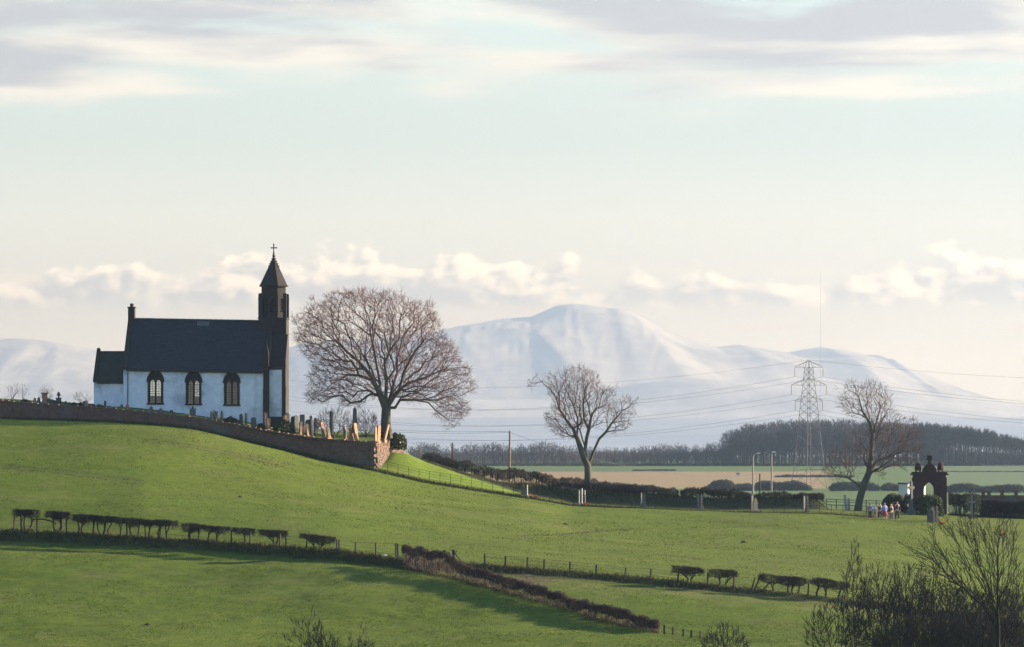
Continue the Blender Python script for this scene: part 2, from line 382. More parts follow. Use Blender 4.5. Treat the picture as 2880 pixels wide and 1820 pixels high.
gm.add(np.stack([GX, GY, GZ], -1), np.stack([idx[:-1, :-1], idx[:-1, 1:], idx[1:, 1:], idx[1:, :-1]], -1).reshape(-1, 4))
def ground_mat(name):
    m = bpy.data.materials.new(name); m.use_nodes = True; h = G(m.node_tree); b = m.node_tree.nodes['Principled BSDF']
    b.inputs['Roughness'].default_value = 1; b.inputs['Specular IOR Level'].default_value = .05
    at_ = h.n('ShaderNodeAttribute', attribute_name='tint'); geo = h.n('ShaderNodeNewGeometry')
    mp = h.n('ShaderNodeMapping'); h.put(mp.inputs[0], geo.outputs['Position']); mp.inputs['Scale'].default_value = (1, 1.3, 1)
    f1 = h.noise(mp.outputs[0], 3.2, 5, .7); f2 = h.noise(mp.outputs[0], 1.1, 3, .6); f3 = h.noise(mp.outputs[0], .12, 3, .5)
    v = h.m('ADD', h.m('MULTIPLY', f1, .9), h.m('ADD', h.m('MULTIPLY', f2, .55), h.m('MULTIPLY', f3, .35)))
    k = h.smooth(v, .55, 1.25, .66, 1.34)
    vm = h.n('ShaderNodeVectorMath', operation='SCALE'); h.put(vm.inputs[0], at_.outputs['Color']); h.put(vm.inputs[3], k)
    h.put(b.inputs['Base Color'], vm.outputs[0])
    bp = h.n('ShaderNodeBump'); bp.inputs['Strength'].default_value = .8; bp.inputs['Distance'].default_value = .03
    h.put(bp.inputs['Height'], h.noise(mp.outputs[0], 4.0, 5, .7)); h.put(b.inputs['Normal'], bp.outputs[0])
    return m
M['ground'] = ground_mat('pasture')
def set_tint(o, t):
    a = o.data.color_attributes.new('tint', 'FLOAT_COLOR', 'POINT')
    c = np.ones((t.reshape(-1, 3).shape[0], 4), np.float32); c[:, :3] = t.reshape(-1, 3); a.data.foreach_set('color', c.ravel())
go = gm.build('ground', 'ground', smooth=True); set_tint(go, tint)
tag(go, 'green winter pasture falling from the church hill to the plain', 'ground', kind='structure')

# ------------------------------------------------------------------ snowy hills
HU = np.array([-3000, -1200, -400, 0, 100, 200, 300, 420, 600, 810, 1000, 1250, 1330, 1420, 1490, 1530, 1570, 1610, 1650, 1690, 1730, 1780, 1850, 1920, 2000, 2050, 2090, 2150, 2230, 2290, 2330, 2380, 2450, 2475, 2540, 2620, 2700, 2740, 2790, 2880, 3200, 4500])
HV = np.array([1010, 990, 972, 968, 966, 975, 992, 1005, 1000, 986, 965, 935, 915, 898, 896, 879, 862, 857, 859, 867, 869, 886, 921, 950, 974, 972, 967, 975, 987, 977, 971, 980, 998, 993, 1025, 1065, 1105, 1118, 1132, 1162, 1175, 1180])
hx = np.concatenate([np.linspace(-3200, -1500, 80), np.linspace(-1490, 1490, 680), np.linspace(1500, 3200, 80)]); hy = np.linspace(5600, 10600, 170); HXg, HYg = np.meshgrid(hx, hy)
crest = 9000+250*np.sin(HXg/700)
ucr = CX+HXg*F/9000
H = (HY-np.interp(ucr, HU, HV))*9000/F+ZC
t = np.clip((HYg-6500)/(crest-6500), 0, 1); gprof = np.where(HYg < crest, .25*t+.75*t*t*(3-2*t)*t**.3, 1-sst(0, 1500, HYg-crest)*.8)
HZ = H*gprof
def spur(x0, y0, x1, y1, a, w0, w1):
    """a ridge running from (x0,y0) to (x1,y1): gentle to the west, steep to the sun"""
    global HZ
    dx, dy = x1-x0, y1-y0; L2 = dx*dx+dy*dy
    tt = np.clip(((HXg-x0)*dx+(HYg-y0)*dy)/L2, 0, 1)
    ex = HXg-(x0+tt*dx); ey = HYg-(y0+tt*dy)
    side = np.sign(ex*dy-ey*dx); dist = np.hypot(ex, ey)
    w = np.where(side < 0, w1, w0)
    HZ = HZ+a*np.sin(np.pi*np.clip(tt, .02, .98))**.7*np.exp(-(dist/w)**1.5)
def hX(u, d): return (u-CX)*d/F
spur(hX(1440, 8600), 8600, hX(1700, 6900), 6900, 20, 300, 60)
spur(hX(1725, 8900), 8900, hX(2010, 7000), 7000, 30, 300, 80)
spur(hX(1280, 8700), 8700, hX(1180, 6900), 6900, 22, 220, 90)
spur(hX(2080, 8800), 8800, hX(2250, 7100), 7100, 18, 220, 80)
spur(hX(2330, 8800), 8800, hX(2560, 7200), 7200, 18, 220, 80)
spur(hX(100, 8800), 8800, hX(300, 7000), 7000, 16, 260, 90)
spur(hX(850, 8800), 8800, hX(980, 7000), 7000, 16, 260, 90)
fh = 58*np.exp(-((HXg-hX(1900, 6700))/190)**2)*np.exp(-((HYg-6700)/420)**2)
fh += 44*np.exp(-((HXg-hX(2450, 6600))/230)**2)*np.exp(-((HYg-6600)/420)**2)+40*np.exp(-((HXg-hX(1150, 6600))/260)**2)*np.exp(-((HYg-6600)/420)**2)
HZ = np.maximum(HZ, fh+ HZ*.35)
def ridged(x, y, s_): return 1-np.abs(2*vnoise(x, y, s_)-1)
wx = HXg+(vnoise(HXg/300, HYg/900, 35)-.5)*70
gul = (ridged((wx+HYg*.12)/110, HYg/1500, 36)-.5)*8+(ridged((wx+HYg*.1)/48, HYg/700, 37)-.5)*4.5+(ridged(wx/19, HYg/260, 38)-.5)*2.2
HZ = HZ+gul*np.clip(gprof*1.3, .15, 1)*np.where(HYg < crest, 1-.85*sst(.80, .97, gprof), .2)
HZ = HZ+((vnoise(HXg/120, HYg/300, 31)-.5)*10+(vnoise(HXg/45, HYg/120, 32)-.5)*4)*np.clip(gprof, .1, 1)*(1-.8*sst(.93, 1, gprof))
edge = sst(5600, 6300, HYg)*(1-sst(10200, 10600, HYg))*(1-sst(2600, 3200, np.abs(HXg)))
HZ = HZ*edge-3*(1-edge)
hm_ = MB(); hi = np.arange(HXg.size).reshape(HXg.shape)
HZ = ZC+(HZ-ZC)*2; HZ = np.where(HZ < 0, np.maximum(HZ*.1, -4), HZ)
hm_.add(np.stack([HXg*2, HYg*2, HZ], -1), np.stack([hi[:-1, :-1], hi[:-1, 1:], hi[1:, 1:], hi[1:, :-1]], -1).reshape(-1, 4))
M['snow'] = mat('snow_and_heather', (.52, .52, .53), (.33, .33, .36), .011, .9, detail=9, stretch=(1, .35, 1), c3=(.25, .25, .28))
tag(hm_.build('hills', 'snow', smooth=True), 'snow covered rounded hills across the plain', 'hills', kind='structure')

wt = MB().add([(-6700, 2200, .12), (6700, 2200, .12), (6700, 13000, .12), (-6700, 13000, .12)], np.array([(0, 1, 2, 3)]))  # pale reflecting sheet added to give the far ground the tone of haze
M['haze_sheet'] = mat('haze_sheet_grey', (.32, .33, .35), (.24, .25, .28), .002, .45, .05, .15)
M['haze_sheet'].node_tree.nodes['Principled BSDF'].inputs['Specular IOR Level'].default_value = .5
tag(wt.build('haze_sheet', 'haze_sheet'), 'pale sheet added for the haze tone between the plain and the hills', 'haze_sheet', kind='structure')
# ------------------------------------------------------------------ haze over the plain
hz = MB().box(-6900, 6900, -290, 21700, -5.5, float(HZ.max())+12).build('haze', 'snow')
vm_ = bpy.data.materials.new('haze_air'); vm_.use_nodes = True; vt = vm_.node_tree; vt.nodes.clear()
vp = vt.nodes.new('ShaderNodeVolumePrincipled'); vo = vt.nodes.new('ShaderNodeOutputMaterial')
vp.inputs['Color'].default_value = (.40, .49, .655, 1); vp.inputs['Absorption Color'].default_value = (.32, .18, 0, 1); vp.inputs['Density'].default_value = 1.22e-4
vp.inputs['Anisotropy'].default_value = .8
vt.links.new(vp.outputs[0], vo.inputs['Volume'])
hz.data.materials.clear(); hz.data.materials.append(vm_)
tag(hz, 'pale blue winter haze lying over the plain', 'haze', kind='stuff')

# ------------------------------------------------------------------ churchyard: wall, raised ground
WL = np.array([(-330,1112,1168,418),(0,1126,1178,416),(150,1138,1181,415.5),(300,1147,1187,415),(420,1159,1196,414.5),(540,1172,1207,414),(680,1196,1235,413.5),
               (760,1212,1256,413),(850,1226,1280,412.5),(950,1236,1301,412),(1053,1243,1321,411.5)], float)
EW = np.array([(1053,1243,1321,411.5),(1080,1239,1304,418),(1102,1235,1283,424.5),(1104,1235,1282,425.2),(1106,1249,1281,425.8),(1122,1250,1278,430),(1123,1262,1280,430.3),(1150,1278,1292,440)], float)
def wall_pts(T): return np.array([P(u, vt, d) for u, vt, vb, d in T]), np.array([P(u, vb, d) for u, vt, vb, d in T])
WT, WB = wall_pts(WL); ET, EB = wall_pts(EW)
def arc(pts): return np.concatenate([[0], np.cumsum(np.hypot(*np.diff(pts[:, :2], axis=0).T))])
def rubble(name, label, T, B, thick, side):
    """rubble wall: mortar core, rough stones proud of both faces, rough cope stones; side = +1 when the wall's body lies to the left of its run"""
    root = thing(name, label, 'wall', (T[0][0], T[0][1], B[0][2]))
    o = np.array(root.location)
    s = arc(T); core = MB()
    def q(x): return np.array([np.interp(x, s, T[:, i]) for i in range(3)]), float(np.interp(x, s, B[:, 2]))
    def nrm(x):
        a, _ = q(max(x-.3, 0)); b, _ = q(min(x+.3, s[-1])); t = (b-a)[:2]; t /= np.linalg.norm(t)
        return np.array((-t[1], t[0], 0))*side, np.array((t[0], t[1], 0))
    N = 60; X = np.linspace(0, s[-1], N)
    for x0, x1 in zip(X[:-1], X[1:]):
        (a, za), (b, zb) = q(x0), q(x1); na, _ = nrm(x0); nb, _ = nrm(x1)
        a, b = a-o, b-o; lo = lambda p, z: np.array((p[0], p[1], z-o[2]-.6))
        core.hexa([lo(a, za)+na*.04, lo(b, zb)+nb*.04, lo(b+nb*thick, zb), lo(a+na*thick, za)],
                  [a+na*.04-(0,0,.1), b+nb*.04-(0,0,.1), b+nb*thick-(0,0,.1), a+na*thick-(0,0,.1)])
    core.build('core', 'mortar', root)
    st = MB(); rnd = random.Random(hash(name) % 1000)
    for face in (0, 1):
        x = 0.0
        zrow = -.5
        while zrow < 3.2:
            hrow = rnd.uniform(.17, .27); x = -rnd.random()*.3
            while x < s[-1]:
                w = rnd.uniform(.24, .56); xm = min(max(x+w/2, 0), s[-1]); x += w
                p, zb = q(xm); top = p[2]-.1; z0 = zb+zrow; z1 = min(z0+hrow-.02, top)
                if z1-z0 < .05 or z0 > top: continue
                n, t = nrm(xm); hw = w/2-.012; off = rnd.uniform(.0, .05)
                c = np.array((p[0], p[1], 0))-np.array((o[0], o[1], 0))
                f0, f1 = ((-off, .05) if face == 0 else (thick-.01, thick+off))
                j = lambda: np.array([rnd.uniform(-.018, .018) for _ in range(3)])
                cs = [c-t*hw+n*f0, c+t*hw+n*f0, c+t*hw+n*f1, c-t*hw+n*f1]
                z0 -= o[2]; z1 -= o[2]
                st.hexa([k+(0, 0, z0)+j() for k in cs], [k+(0, 0, z1)+j() for k in cs])
            zrow += hrow
    tag(st.build('stonework', 'wall_stone', root), kind='stuff')
    cp = MB(); x = 0.0
    while x < s[-1]-.05:
        w = rnd.uniform(.35, .7); xm = min(x+w/2, s[-1]); p, zb = q(xm); n, t = nrm(xm); hw = w/2-.015; x += w
        c = p-o; h = rnd.uniform(.05, .14)
        a = [c-t*hw-n*.06, c+t*hw-n*.06, c+t*hw+n*(thick+.06), c-t*hw+n*(thick+.06)]
        j = lambda: np.array([rnd.uniform(-.02, .02) for _ in range(3)])
        cp.hexa([k-(0, 0, .11)+j() for k in a], [k+(0, 0, h-.07)+j() for k in a])
    tag(cp.build('coping', 'wall_stone', root), kind='stuff')
    return root
rubble('churchyard_wall', 'long shaded rubble wall along the front of the churchyard', WT, WB, .6, 1)
rubble('churchyard_end_wall', 'sunlit orange rubble wall at the churchyard corner under the big tree', ET+np.array((0,0,0)), EB, .6, 1)

wall_s = lin(WL[:, 0], WL[:, 3])
def yard_front(u): return np.interp(u, WL[:, 0], ZC-(WL[:, 1]-HY)*WL[:, 3]/F)-.16
def yard_z(x, d):
    u = CX+x*F/d; f = np.interp(u, WL[:, 0], WL[:, 3])
    z = yard_front(u)+np.interp(d-f, [0, 4, 14, 30], [0, .15, .62, .5])*np.interp(u, [0, 700, 1050], [.6, 1, 1.35])
    return z-7*sst(22, 62, d-f)
yx = np.linspace(-66, -9.6, 180); yt = np.concatenate([np.linspace(.25, 26, 60), np.linspace(27, 64, 20)])
YV = np.zeros((len(yt), len(yx), 3))
for i, t_ in enumerate(yt):
    d = np.array([wall_s(CX+x*F/(413+t_)) for x in yx])+t_
    xm = yx.copy()
    xe = np.interp(d, ET[:, 1], ET[:, 0])-.32                    # stop inside the end wall
    xe = np.where(d > 440, ET[-1, 0]-.3+(d-440)*-.05, xe)
    xm = yx[0]+(yx-yx[0])*((xe-yx[0])/(yx[-1]-yx[0]))
    YV[i] = np.stack([xm, d, yard_z(xm, d)+(vnoise(xm*1.1, d*1.1, 41)-.5)*.16+(vnoise(xm*.35, d*.35, 42)-.5)*.2], -1)
ym = MB(); yi = np.arange(YV.shape[0]*YV.shape[1]).reshape(YV.shape[:2])
ym.add(YV, np.stack([yi[:-1, :-1], yi[:-1, 1:], yi[1:, 1:], yi[1:, :-1]], -1).reshape(-1, 4))
yo = ym.build('churchyard_ground', 'ground', smooth=True)
yt_ = np.empty(YV.shape); yn = vnoise(YV[..., 0]*.6, YV[..., 1]*.6, 43)[..., None]
yt_[:] = np.array((.085, .135, .030))*(1-yn*.6)+np.array((.12, .13, .05))*yn*.6
set_tint(yo, yt_); tag(yo, 'raised grassy churchyard behind the wall', 'ground', kind='structure')

# ------------------------------------------------------------------ church
pp = .0354; CA = R(2.3); ch0 = P(347, 1190, 425)
church = thing('church', 'white walled stone church with slate roof and spired tower on the hill', 'church', ch0, -CA)
NL, ND, EAVE, RIDGE, WTK = 14.5, 8.4, 5.56, 10.34, .55
SH = -.018                                               # the old ridge and eaves sink a little to the right
def sink(v): v = v.copy(); v[:, 2] += SH*np.clip(v[:, 0], 0, NL)*(v[:, 2] > 1.0); return v
def arch(w, spring, apex, n=8):
    """pointed arch, right to left, local x about 0"""
    h = apex-spring; r = (h*h+(w/2)**2)/w; cx = w/2-r
    a1 = math.atan2(h, -cx); P_ = [(cx+r*math.cos(a1*i/n), spring+r*math.sin(a1*i/n)) for i in range(n+1)]
    return P_+[(-x, z) for x, z in P_[-2::-1]]
def pierced(m, x0, x1, z0, z1, y0, y1, wins):
    """wall slab from x0 to x1 with pointed window openings (xc, width, sill, spring, apex)"""
    cur = x0
    for xc, w, sill, spring, apex in wins:
        l, r = xc-w/2, xc+w/2
        m.box(cur, l, y0, y1, z0, z1); m.box(l, r, y0, y1, z0, sill)
        pts = [(xc+x, z) for x, z in arch(w, spring, apex)][::-1]
        for (xa, za), (xb, zb) in zip(pts[:-1], pts[1:]):
            m.hexa([(xa, y0, za), (xb, y0, zb), (xb, y1, zb), (xa, y1, za)], [(xa, y0, z1), (xb, y0, z1), (xb, y1, z1), (xa, y1, z1)])
        cur = r
    m.box(cur, x1, y0, y1, z0, z1)
WIN = [(x, 1.26, 2.06, 4.15, 5.22) for x in (3.21, 7.02, 10.84)]
OPP = [(x, 1.3, 2.75, 4.3, 5.25) for x in (2.20, 6.78, 11.36)]
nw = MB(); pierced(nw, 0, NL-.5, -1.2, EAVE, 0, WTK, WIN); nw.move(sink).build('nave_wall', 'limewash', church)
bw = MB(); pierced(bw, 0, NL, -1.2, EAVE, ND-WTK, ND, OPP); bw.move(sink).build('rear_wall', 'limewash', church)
for x0, x1 in ((0, WTK), (NL-WTK, NL)):
    m_ = MB()
    m_.add([(x, y, z) for x in (x0+.004, x1-.004) for y, z in ((WTK+.002, -1.2), (ND-WTK-.002, -1.2), (ND-WTK-.002, EAVE), (ND/2, RIDGE-.3), (WTK+.002, EAVE))],
           [(0, 1, 2, 3, 4), (9, 8, 7, 6, 5), (0, 5, 6, 1), (1, 6, 7, 2), (2, 7, 8, 3), (3, 8, 9, 4), (4, 9, 5, 0)])
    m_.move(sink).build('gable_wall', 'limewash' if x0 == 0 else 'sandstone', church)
MB().box(WTK, NL-WTK, WTK, ND-WTK, .05, .12).build('floor', 'interior', church)
rf = MB()
def slab(m, x0, x1, ya, za, yb, zb, th=.16):
    m.hexa([(x0, ya, za), (x1, ya, za), (x1, yb, zb), (x0, yb, zb)], [(x0, ya, za+th), (x1, ya, za+th), (x1, yb, zb+th), (x0, yb, zb+th)])
pit = (RIDGE-EAVE)/(ND/2)
slab(rf, .42, NL-.42, -.22, EAVE-.22*pit+.02, ND/2, RIDGE); slab(rf, .42, NL-.42, ND+.22, EAVE-.22*pit+.02, ND/2, RIDGE)
roof = rf.move(sink).build('roof', 'slate', church)
cr = MB()                                                # slate courses: each row lies proud of the one below it
for k in range(26):
    a = k/26; y = -.22+(ND/2+.22)*a; z = EAVE-.22*pit+.02+.16+(RIDGE-EAVE+.22*pit)*a; dy = (ND/2+.22)/26
    x = .42
    while x < NL-.43:
        w = min(random.uniform(.26, .42), NL-.42-x); j = random.uniform(.004, .022)
        cr.hexa([(x+.006, y-.03, z+.005), (x+w-.006, y-.03, z+.005), (x+w-.006, y+dy, z+dy*pit+.002), (x+.006, y+dy, z+dy*pit+.002)],
                [(x+.006, y-.03, z+.012+j), (x+w-.006, y-.03, z+.012+j), (x+w-.006, y+dy, z+dy*pit+.008), (x+.006, y+dy, z+dy*pit+.008)]); x += w
o = cr.move(sink).build('slates', 'slate', church); o.parent = roof; tag(o, kind='stuff')
MB().box(.42, NL-1.3, ND/2-.14, ND/2+.14, RIDGE+.12, RIDGE+.24).move(sink).build('ridge_tiles', 'lead', church).parent = roof
sk = MB()
ys0, ys1 = ND/2-.62, ND/2-.25
slab(sk, 6.95, 8.2, ys0, EAVE+ys0*pit+.18, ys1, EAVE+ys1*pit+.18, .12); sk.move(sink).build('rooflight', 'lead', church).parent = roof
MB().tube([(0.3, -.26, EAVE-.30), (NL-.6, -.26, EAVE-.30)], .075, 8).move(sink).build('gutter', 'iron', church)
MB().box(0, NL-.52, -.06, -.002, EAVE-.24, EAVE-.02).move(sink).build('eaves_course', 'sandstone', church)
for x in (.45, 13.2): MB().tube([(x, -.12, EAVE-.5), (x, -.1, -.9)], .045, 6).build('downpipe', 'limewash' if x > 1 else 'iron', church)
def coping(m, x0, x1, ya, za, yb, zb, h):
    m.hexa([(x0, ya, za), (x1, ya, za), (x1, yb, zb), (x0, yb, zb)], [(x0, ya, za+h), (x1, ya, za+h), (x1, yb, zb+h), (x0, yb, zb+h)])
for x0, x1 in ((-.05, .46), (NL-.46, NL+.05)):
    c_ = MB(); coping(c_, x0, x1, -.28, EAVE-.3*pit+.1, ND/2-.002, RIDGE+.08, .3); coping(c_, x0, x1, ND+.28, EAVE-.3*pit+.1, ND/2+.002, RIDGE+.08, .3)
    c_.move(sink).build('gable_coping', 'sandstone', church)
ck = MB(); ck.box(-.03, .62, ND/2-.45, ND/2+.45, RIDGE-.2, 11.55).box(-.09, .68, ND/2-.5, ND/2+.5, 11.55, 11.68)
ck.build('chimney', 'sandstone', church)
MB().lathe([(.2, 0), (.17, .2), (.21, .24), (.13, .34)], (.3, ND/2, 11.68), 10).build('chimney_pot', 'sandstone', church)
# windows
def ring_band(w0, w1, spring, a0, a1, y0, y1, xc, m):
    i_ = arch(w0, spring, a0); o_ = arch(w1, spring, a1)
    for k in range(len(i_)-1):
        (ax, az), (bx, bz), (cx_, cz), (dx, dz) = i_[k], i_[k+1], o_[k+1], o_[k]
        m.hexa([(xc+ax, y0, az), (xc+bx, y0, bz), (xc+cx_, y0, cz), (xc+dx, y0, dz)], [(xc+ax, y1, az), (xc+bx, y1, bz), (xc+cx_, y1, cz), (xc+dx, y1, dz)])
M['glass'] = bpy.data.materials.new('leaded_glass'); M['glass'].use_nodes = True
h = G(M['glass'].node_tree); h.t.nodes.clear()
fr = h.n('ShaderNodeFresnel'); fr.inputs[0].default_value = 1.45
tr = h.n('ShaderNodeBsdfTransparent'); tr.inputs[0].default_value = (.94, .94, .91, 1); gl = h.n('ShaderNodeBsdfGlossy'); gl.inputs['Roughness'].default_value = .08
mx = h.n('ShaderNodeMixShader'); ou = h.n('ShaderNodeOutputMaterial')
h.put(mx.inputs[0], fr.outputs[0]); h.t.links.new(tr.outputs[0], mx.inputs[1]); h.t.links.new(gl.outputs[0], mx.inputs[2]); h.t.links.new(mx.outputs[0], ou.inputs[0])
def window(xc, w, sill, spring, apex, yf, back=False):
    """Y-traceried two-light window; yf = outer wall face, sg = outwards"""
    sg = 1 if back else -1; dz = SH*xc
    f = lambda a: yf+sg*a
    w_ = MB(); ring_band(w-.02, w+.32, spring, apex-.02, apex+.16, f(.03), f(-.25), xc, w_)
    for s_ in (-1, 1): w_.box(xc+s_*(w/2-.01), xc+s_*(w/2+.16), min(f(.03), f(-.25)), max(f(.03), f(-.25)), sill, spring)
    fl = lambda v: v+np.array((0, 0, dz))
    win = w_.move(fl).build('window', 'sandstone', church)
    def sub(m_, n, mt, **k): o = m_.move(fl).build(n, mt, church, **k); o.parent = win; return o
    hm2 = MB(); ring_band(w+.321, w+.52, spring, apex+.161, apex+.26, f(.10), f(-.02), xc, hm2); sub(hm2, 'hood_mould', 'sandstone')
    sub(MB().box(xc-w/2-.24, xc+w/2+.24, min(f(.12), f(-.2)), max(f(.12), f(-.2)), sill-.16, sill-.002), 'sill', 'sandstone')
    mu = MB(); y0, y1 = sorted((f(-.10), f(-.24)))
    mu.box(xc-.085, xc+.085, y0, y1, sill, spring+.12)
    for s_ in (-1, 1): mu.box(xc+s_*(w/2-.10), xc+s_*(w/2-.012), y0, y1, sill, spring)
    sub(mu, 'mullion', 'sandstone')
    tp = MB(); out = [(xc+x, z) for x, z in arch(w-.03, spring, apex-.03)]
    cx2 = w/4-.015; lw = w/2-.20                            # two lancet heads cut from the tracery plate
    A1 = [(xc+cx2+x, z) for x, z in arch(lw, spring-.12, spring+.22, 4)]; A2 = [(xc-cx2+x, z) for x, z in arch(lw, spring-.12, spring+.22, 4)]
    n_ = len(out)
    lowl = [(xc+w/2-.015, spring-.12)]+A1+A2+[(xc-w/2+.015, spring-.12)]
    upp = [(x, z) for x, z in out]
    kk = len(lowl); up2 = [(np.interp(i/(kk-1), np.linspace(0, 1, n_), [p[0] for p in upp]), np.interp(i/(kk-1), np.linspace(0, 1, n_), [p[1] for p in upp])) for i in range(kk)]
    for (a, b, c, d_) in zip(lowl[:-1], lowl[1:], up2[1:], up2[:-1]):
        tp.hexa([(a[0], y0, a[1]), (b[0], y0, b[1]), (c[0], y0, c[1]), (d_[0], y0, d_[1])], [(a[0], y1, a[1]), (b[0], y1, b[1]), (c[0], y1, c[1]), (d_[0], y1, d_[1])])
    sub(tp, 'tracery', 'sandstone')
    for s_ in (-1, 1):
        ym_ = (y0+y1)/2; a, b = sorted((xc+s_*.086, xc+s_*(w/2-.101)))
        sub(MB().box(a, b, ym_-.006, ym_+.006, sill+.002, spring+.2), 'pane', 'glass')
        ld = MB(); zz = sill+.22
        while zz < spring+.1: ld.box(a, b, ym_-.018, ym_+.018, zz-.014, zz+.014); zz += .24
        ld.box((a+b)/2-.01, (a+b)/2+.01, ym_-.016, ym_+.016, sill, spring+.2)
        sub(ld, 'leading', 'iron')
    return win
for q_ in WIN: window(*q_, 0.0)
for q_ in OPP: window(*q_, ND, True)
# corner buttress by the tower, rising past the eaves
bt = MB(); bt.box(NL-.52, NL+.02, -.28, .5, -1.2, 3.4); bt.box(NL-.50, NL, -.2, .5, 3.4, 6.9)
bt.hexa([(NL-.55, -.25, 6.9), (NL+.03, -.25, 6.9), (NL+.03, .5, 6.9), (NL-.55, .5, 6.9)], [(NL-.28, .1, 8.3), (NL-.24, .1, 8.3), (NL-.24, .14, 8.3), (NL-.28, .14, 8.3)])
bt.build('buttress', 'sandstone', church)
# tower
TX0, TX1, TY0, TY1 = 13.16, 16.0, 3.2, 6.04; TCX, TCY = (TX0+TX1)/2, (TY0+TY1)/2
tw = MB().box(TX0+.03, TX1-.03, TY0, TY1, -1.3, 10.4); tower = tw.build('tower', 'sandstone', church)
def tpart(m_, n, mt, smooth=False): o = m_.build(n, mt, church, smooth); o.parent = tower; return o
PY0 = .32                                                # lower stage comes forward to the nave front under a lean-to roof
lw_ = MB(); lw_.add([(x, y, z) for x in (NL+.03, 16.12) for y, z in ((PY0, -1.3), (TY0-.003, -1.3), (TY0-.003, 8.9), (PY0, 5.5))], [(0, 1, 2, 3), (7, 6, 5, 4), (0, 4, 5, 1), (1, 5, 6, 2), (2, 6, 7, 3), (3, 7, 4, 0)])
tpart(lw_, 'lower_stage', 'sandstone')
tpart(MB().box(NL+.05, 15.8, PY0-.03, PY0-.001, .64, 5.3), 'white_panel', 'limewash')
tpart(MB().box(NL+.03, 15.8, PY0-.12, PY0-.002, -1.3, .62), 'plinth', 'sandstone')
tpart(MB().box(15.82, 16.2, PY0-.18, PY0+.4, -1.3, 3.6).box(15.84, 16.16, PY0-.12, PY0+.4, 3.6, 6.0), 'tower_buttress', 'sandstone')
tpart(MB().box(TX0-.04, TX1+.04, TY0-.08, TY1+.08, 10.4, 10.56), 'string_course', 'sandstone')
RO = 1.36
def octa(r, z0, z1, m_, r1=None):
    a = [R(22.5+45*i) for i in range(8)]; r1 = r1 or r
    m_.lathe([(r, z0), (r1, z1)], (TCX, TCY, 0), 8, R(22.5)); return m_
be = MB()
pw = RO*math.cos(R(22.5))
for k in range(8):                                        # eight faces, each pierced by a lancet
    t_ = R(45*k); fm = MB(); hw = RO*math.sin(R(22.5))
    pierced(fm, -hw+.01, hw-.01, 10.56, 13.05, -.28, 0, [(0, .42, 11.05, 12.1, 12.5)])
    ct, s_ = math.cos(t_), math.sin(t_)
    def mv(v):
        x, y = v[:, 0], v[:, 1]+pw
        v = v.copy(); v[:, 0], v[:, 1] = TCX+y*s_+x*ct, TCY-y*ct+x*s_; return v
    fm.move(lambda v: mv(np.stack([v[:, 0], v[:, 1], v[:, 2]], 1)))
    be.V += fm.V; be.L += [l+be.n for l in fm.L]; be.C += fm.C; be.n += fm.n
    lv = MB()
    for zz in np.arange(11.15, 12.3, .22): lv.hexa([(-.22, -.16, zz), (.22, -.16, zz), (.22, -.04, zz-.1), (-.22, -.04, zz-.1)], [(-.22, -.16, zz+.03), (.22, -.16, zz+.03), (.22, -.04, zz-.07), (-.22, -.04, zz-.07)])
    lv.box(-.22, .22, -.27, -.25, 11.0, 12.5)
    lv.move(mv); tpart(lv, 'louvre', 'slate')
tpart(be, 'belfry', 'sandstone')
for sx in (-1, 1):
    for sy in (-1, 1):
        x, y = TCX+sx*1.24, TCY+sy*1.24
        b_ = MB().box(x-.18, x+.18, y-.18, y+.18, 10.56, 12.7)
        b_.hexa([(x-.2, y-.2, 12.3), (x+.2, y-.2, 12.3), (x+.2, y+.2, 12.3), (x-.2, y+.2, 12.3)], [(x-.16, y-.16, 13.0), (x+.16, y-.16, 13.0), (x+.16, y+.16, 13.0), (x-.16, y+.16, 13.0)])
        tpart(b_, 'corner_pier', 'sandstone')
tpart(octa(1.29, 13.05, 13.72, MB()), 'drum', 'sandstone')
tpart(octa(1.52, 13.7, 13.84, MB()), 'cornice', 'sandstone')
sp_ = octa(1.46, 13.84, 16.55, MB(), .13); tpart(sp_, 'spire', 'sandstone')
fn = MB()
for z_ in (15.75, 16.0, 16.25, 16.5):
    r_ = 1.46+(.13-1.46)*(z_-13.84)/2.71
    for k in range(8): a_ = R(22.5+45*k); fn.lathe([(.05, -.05), (.085, 0), (.03, .07)], (TCX+(r_+.03)*math.cos(a_), TCY+(r_+.03)*math.sin(a_), z_), 5)
tag(tpart(fn, 'crockets', 'sandstone'), kind='stuff')
fi = MB().lathe([(.13, 16.5), (.10, 16.7), (.20, 16.78), (.10, 16.88), (.07, 17.05), (.12, 17.1), (.05, 17.16)], (TCX, TCY, 0), 8)
fi.box(TCX-.05, TCX+.05, TCY-.05, TCY+.05, 17.1, 18.0).box(TCX-.27, TCX+.27, TCY-.045, TCY+.045, 17.55, 17.66)
fi.box(TCX-.31, TCX-.26, TCY-.07, TCY+.07, 17.52, 17.69).box(TCX+.26, TCX+.31, TCY-.07, TCY+.07, 17.52, 17.69).box(TCX-.075, TCX+.075, TCY-.07, TCY+.07, 17.95, 18.02)
tpart(fi, 'cross_finial', 'sandstone')
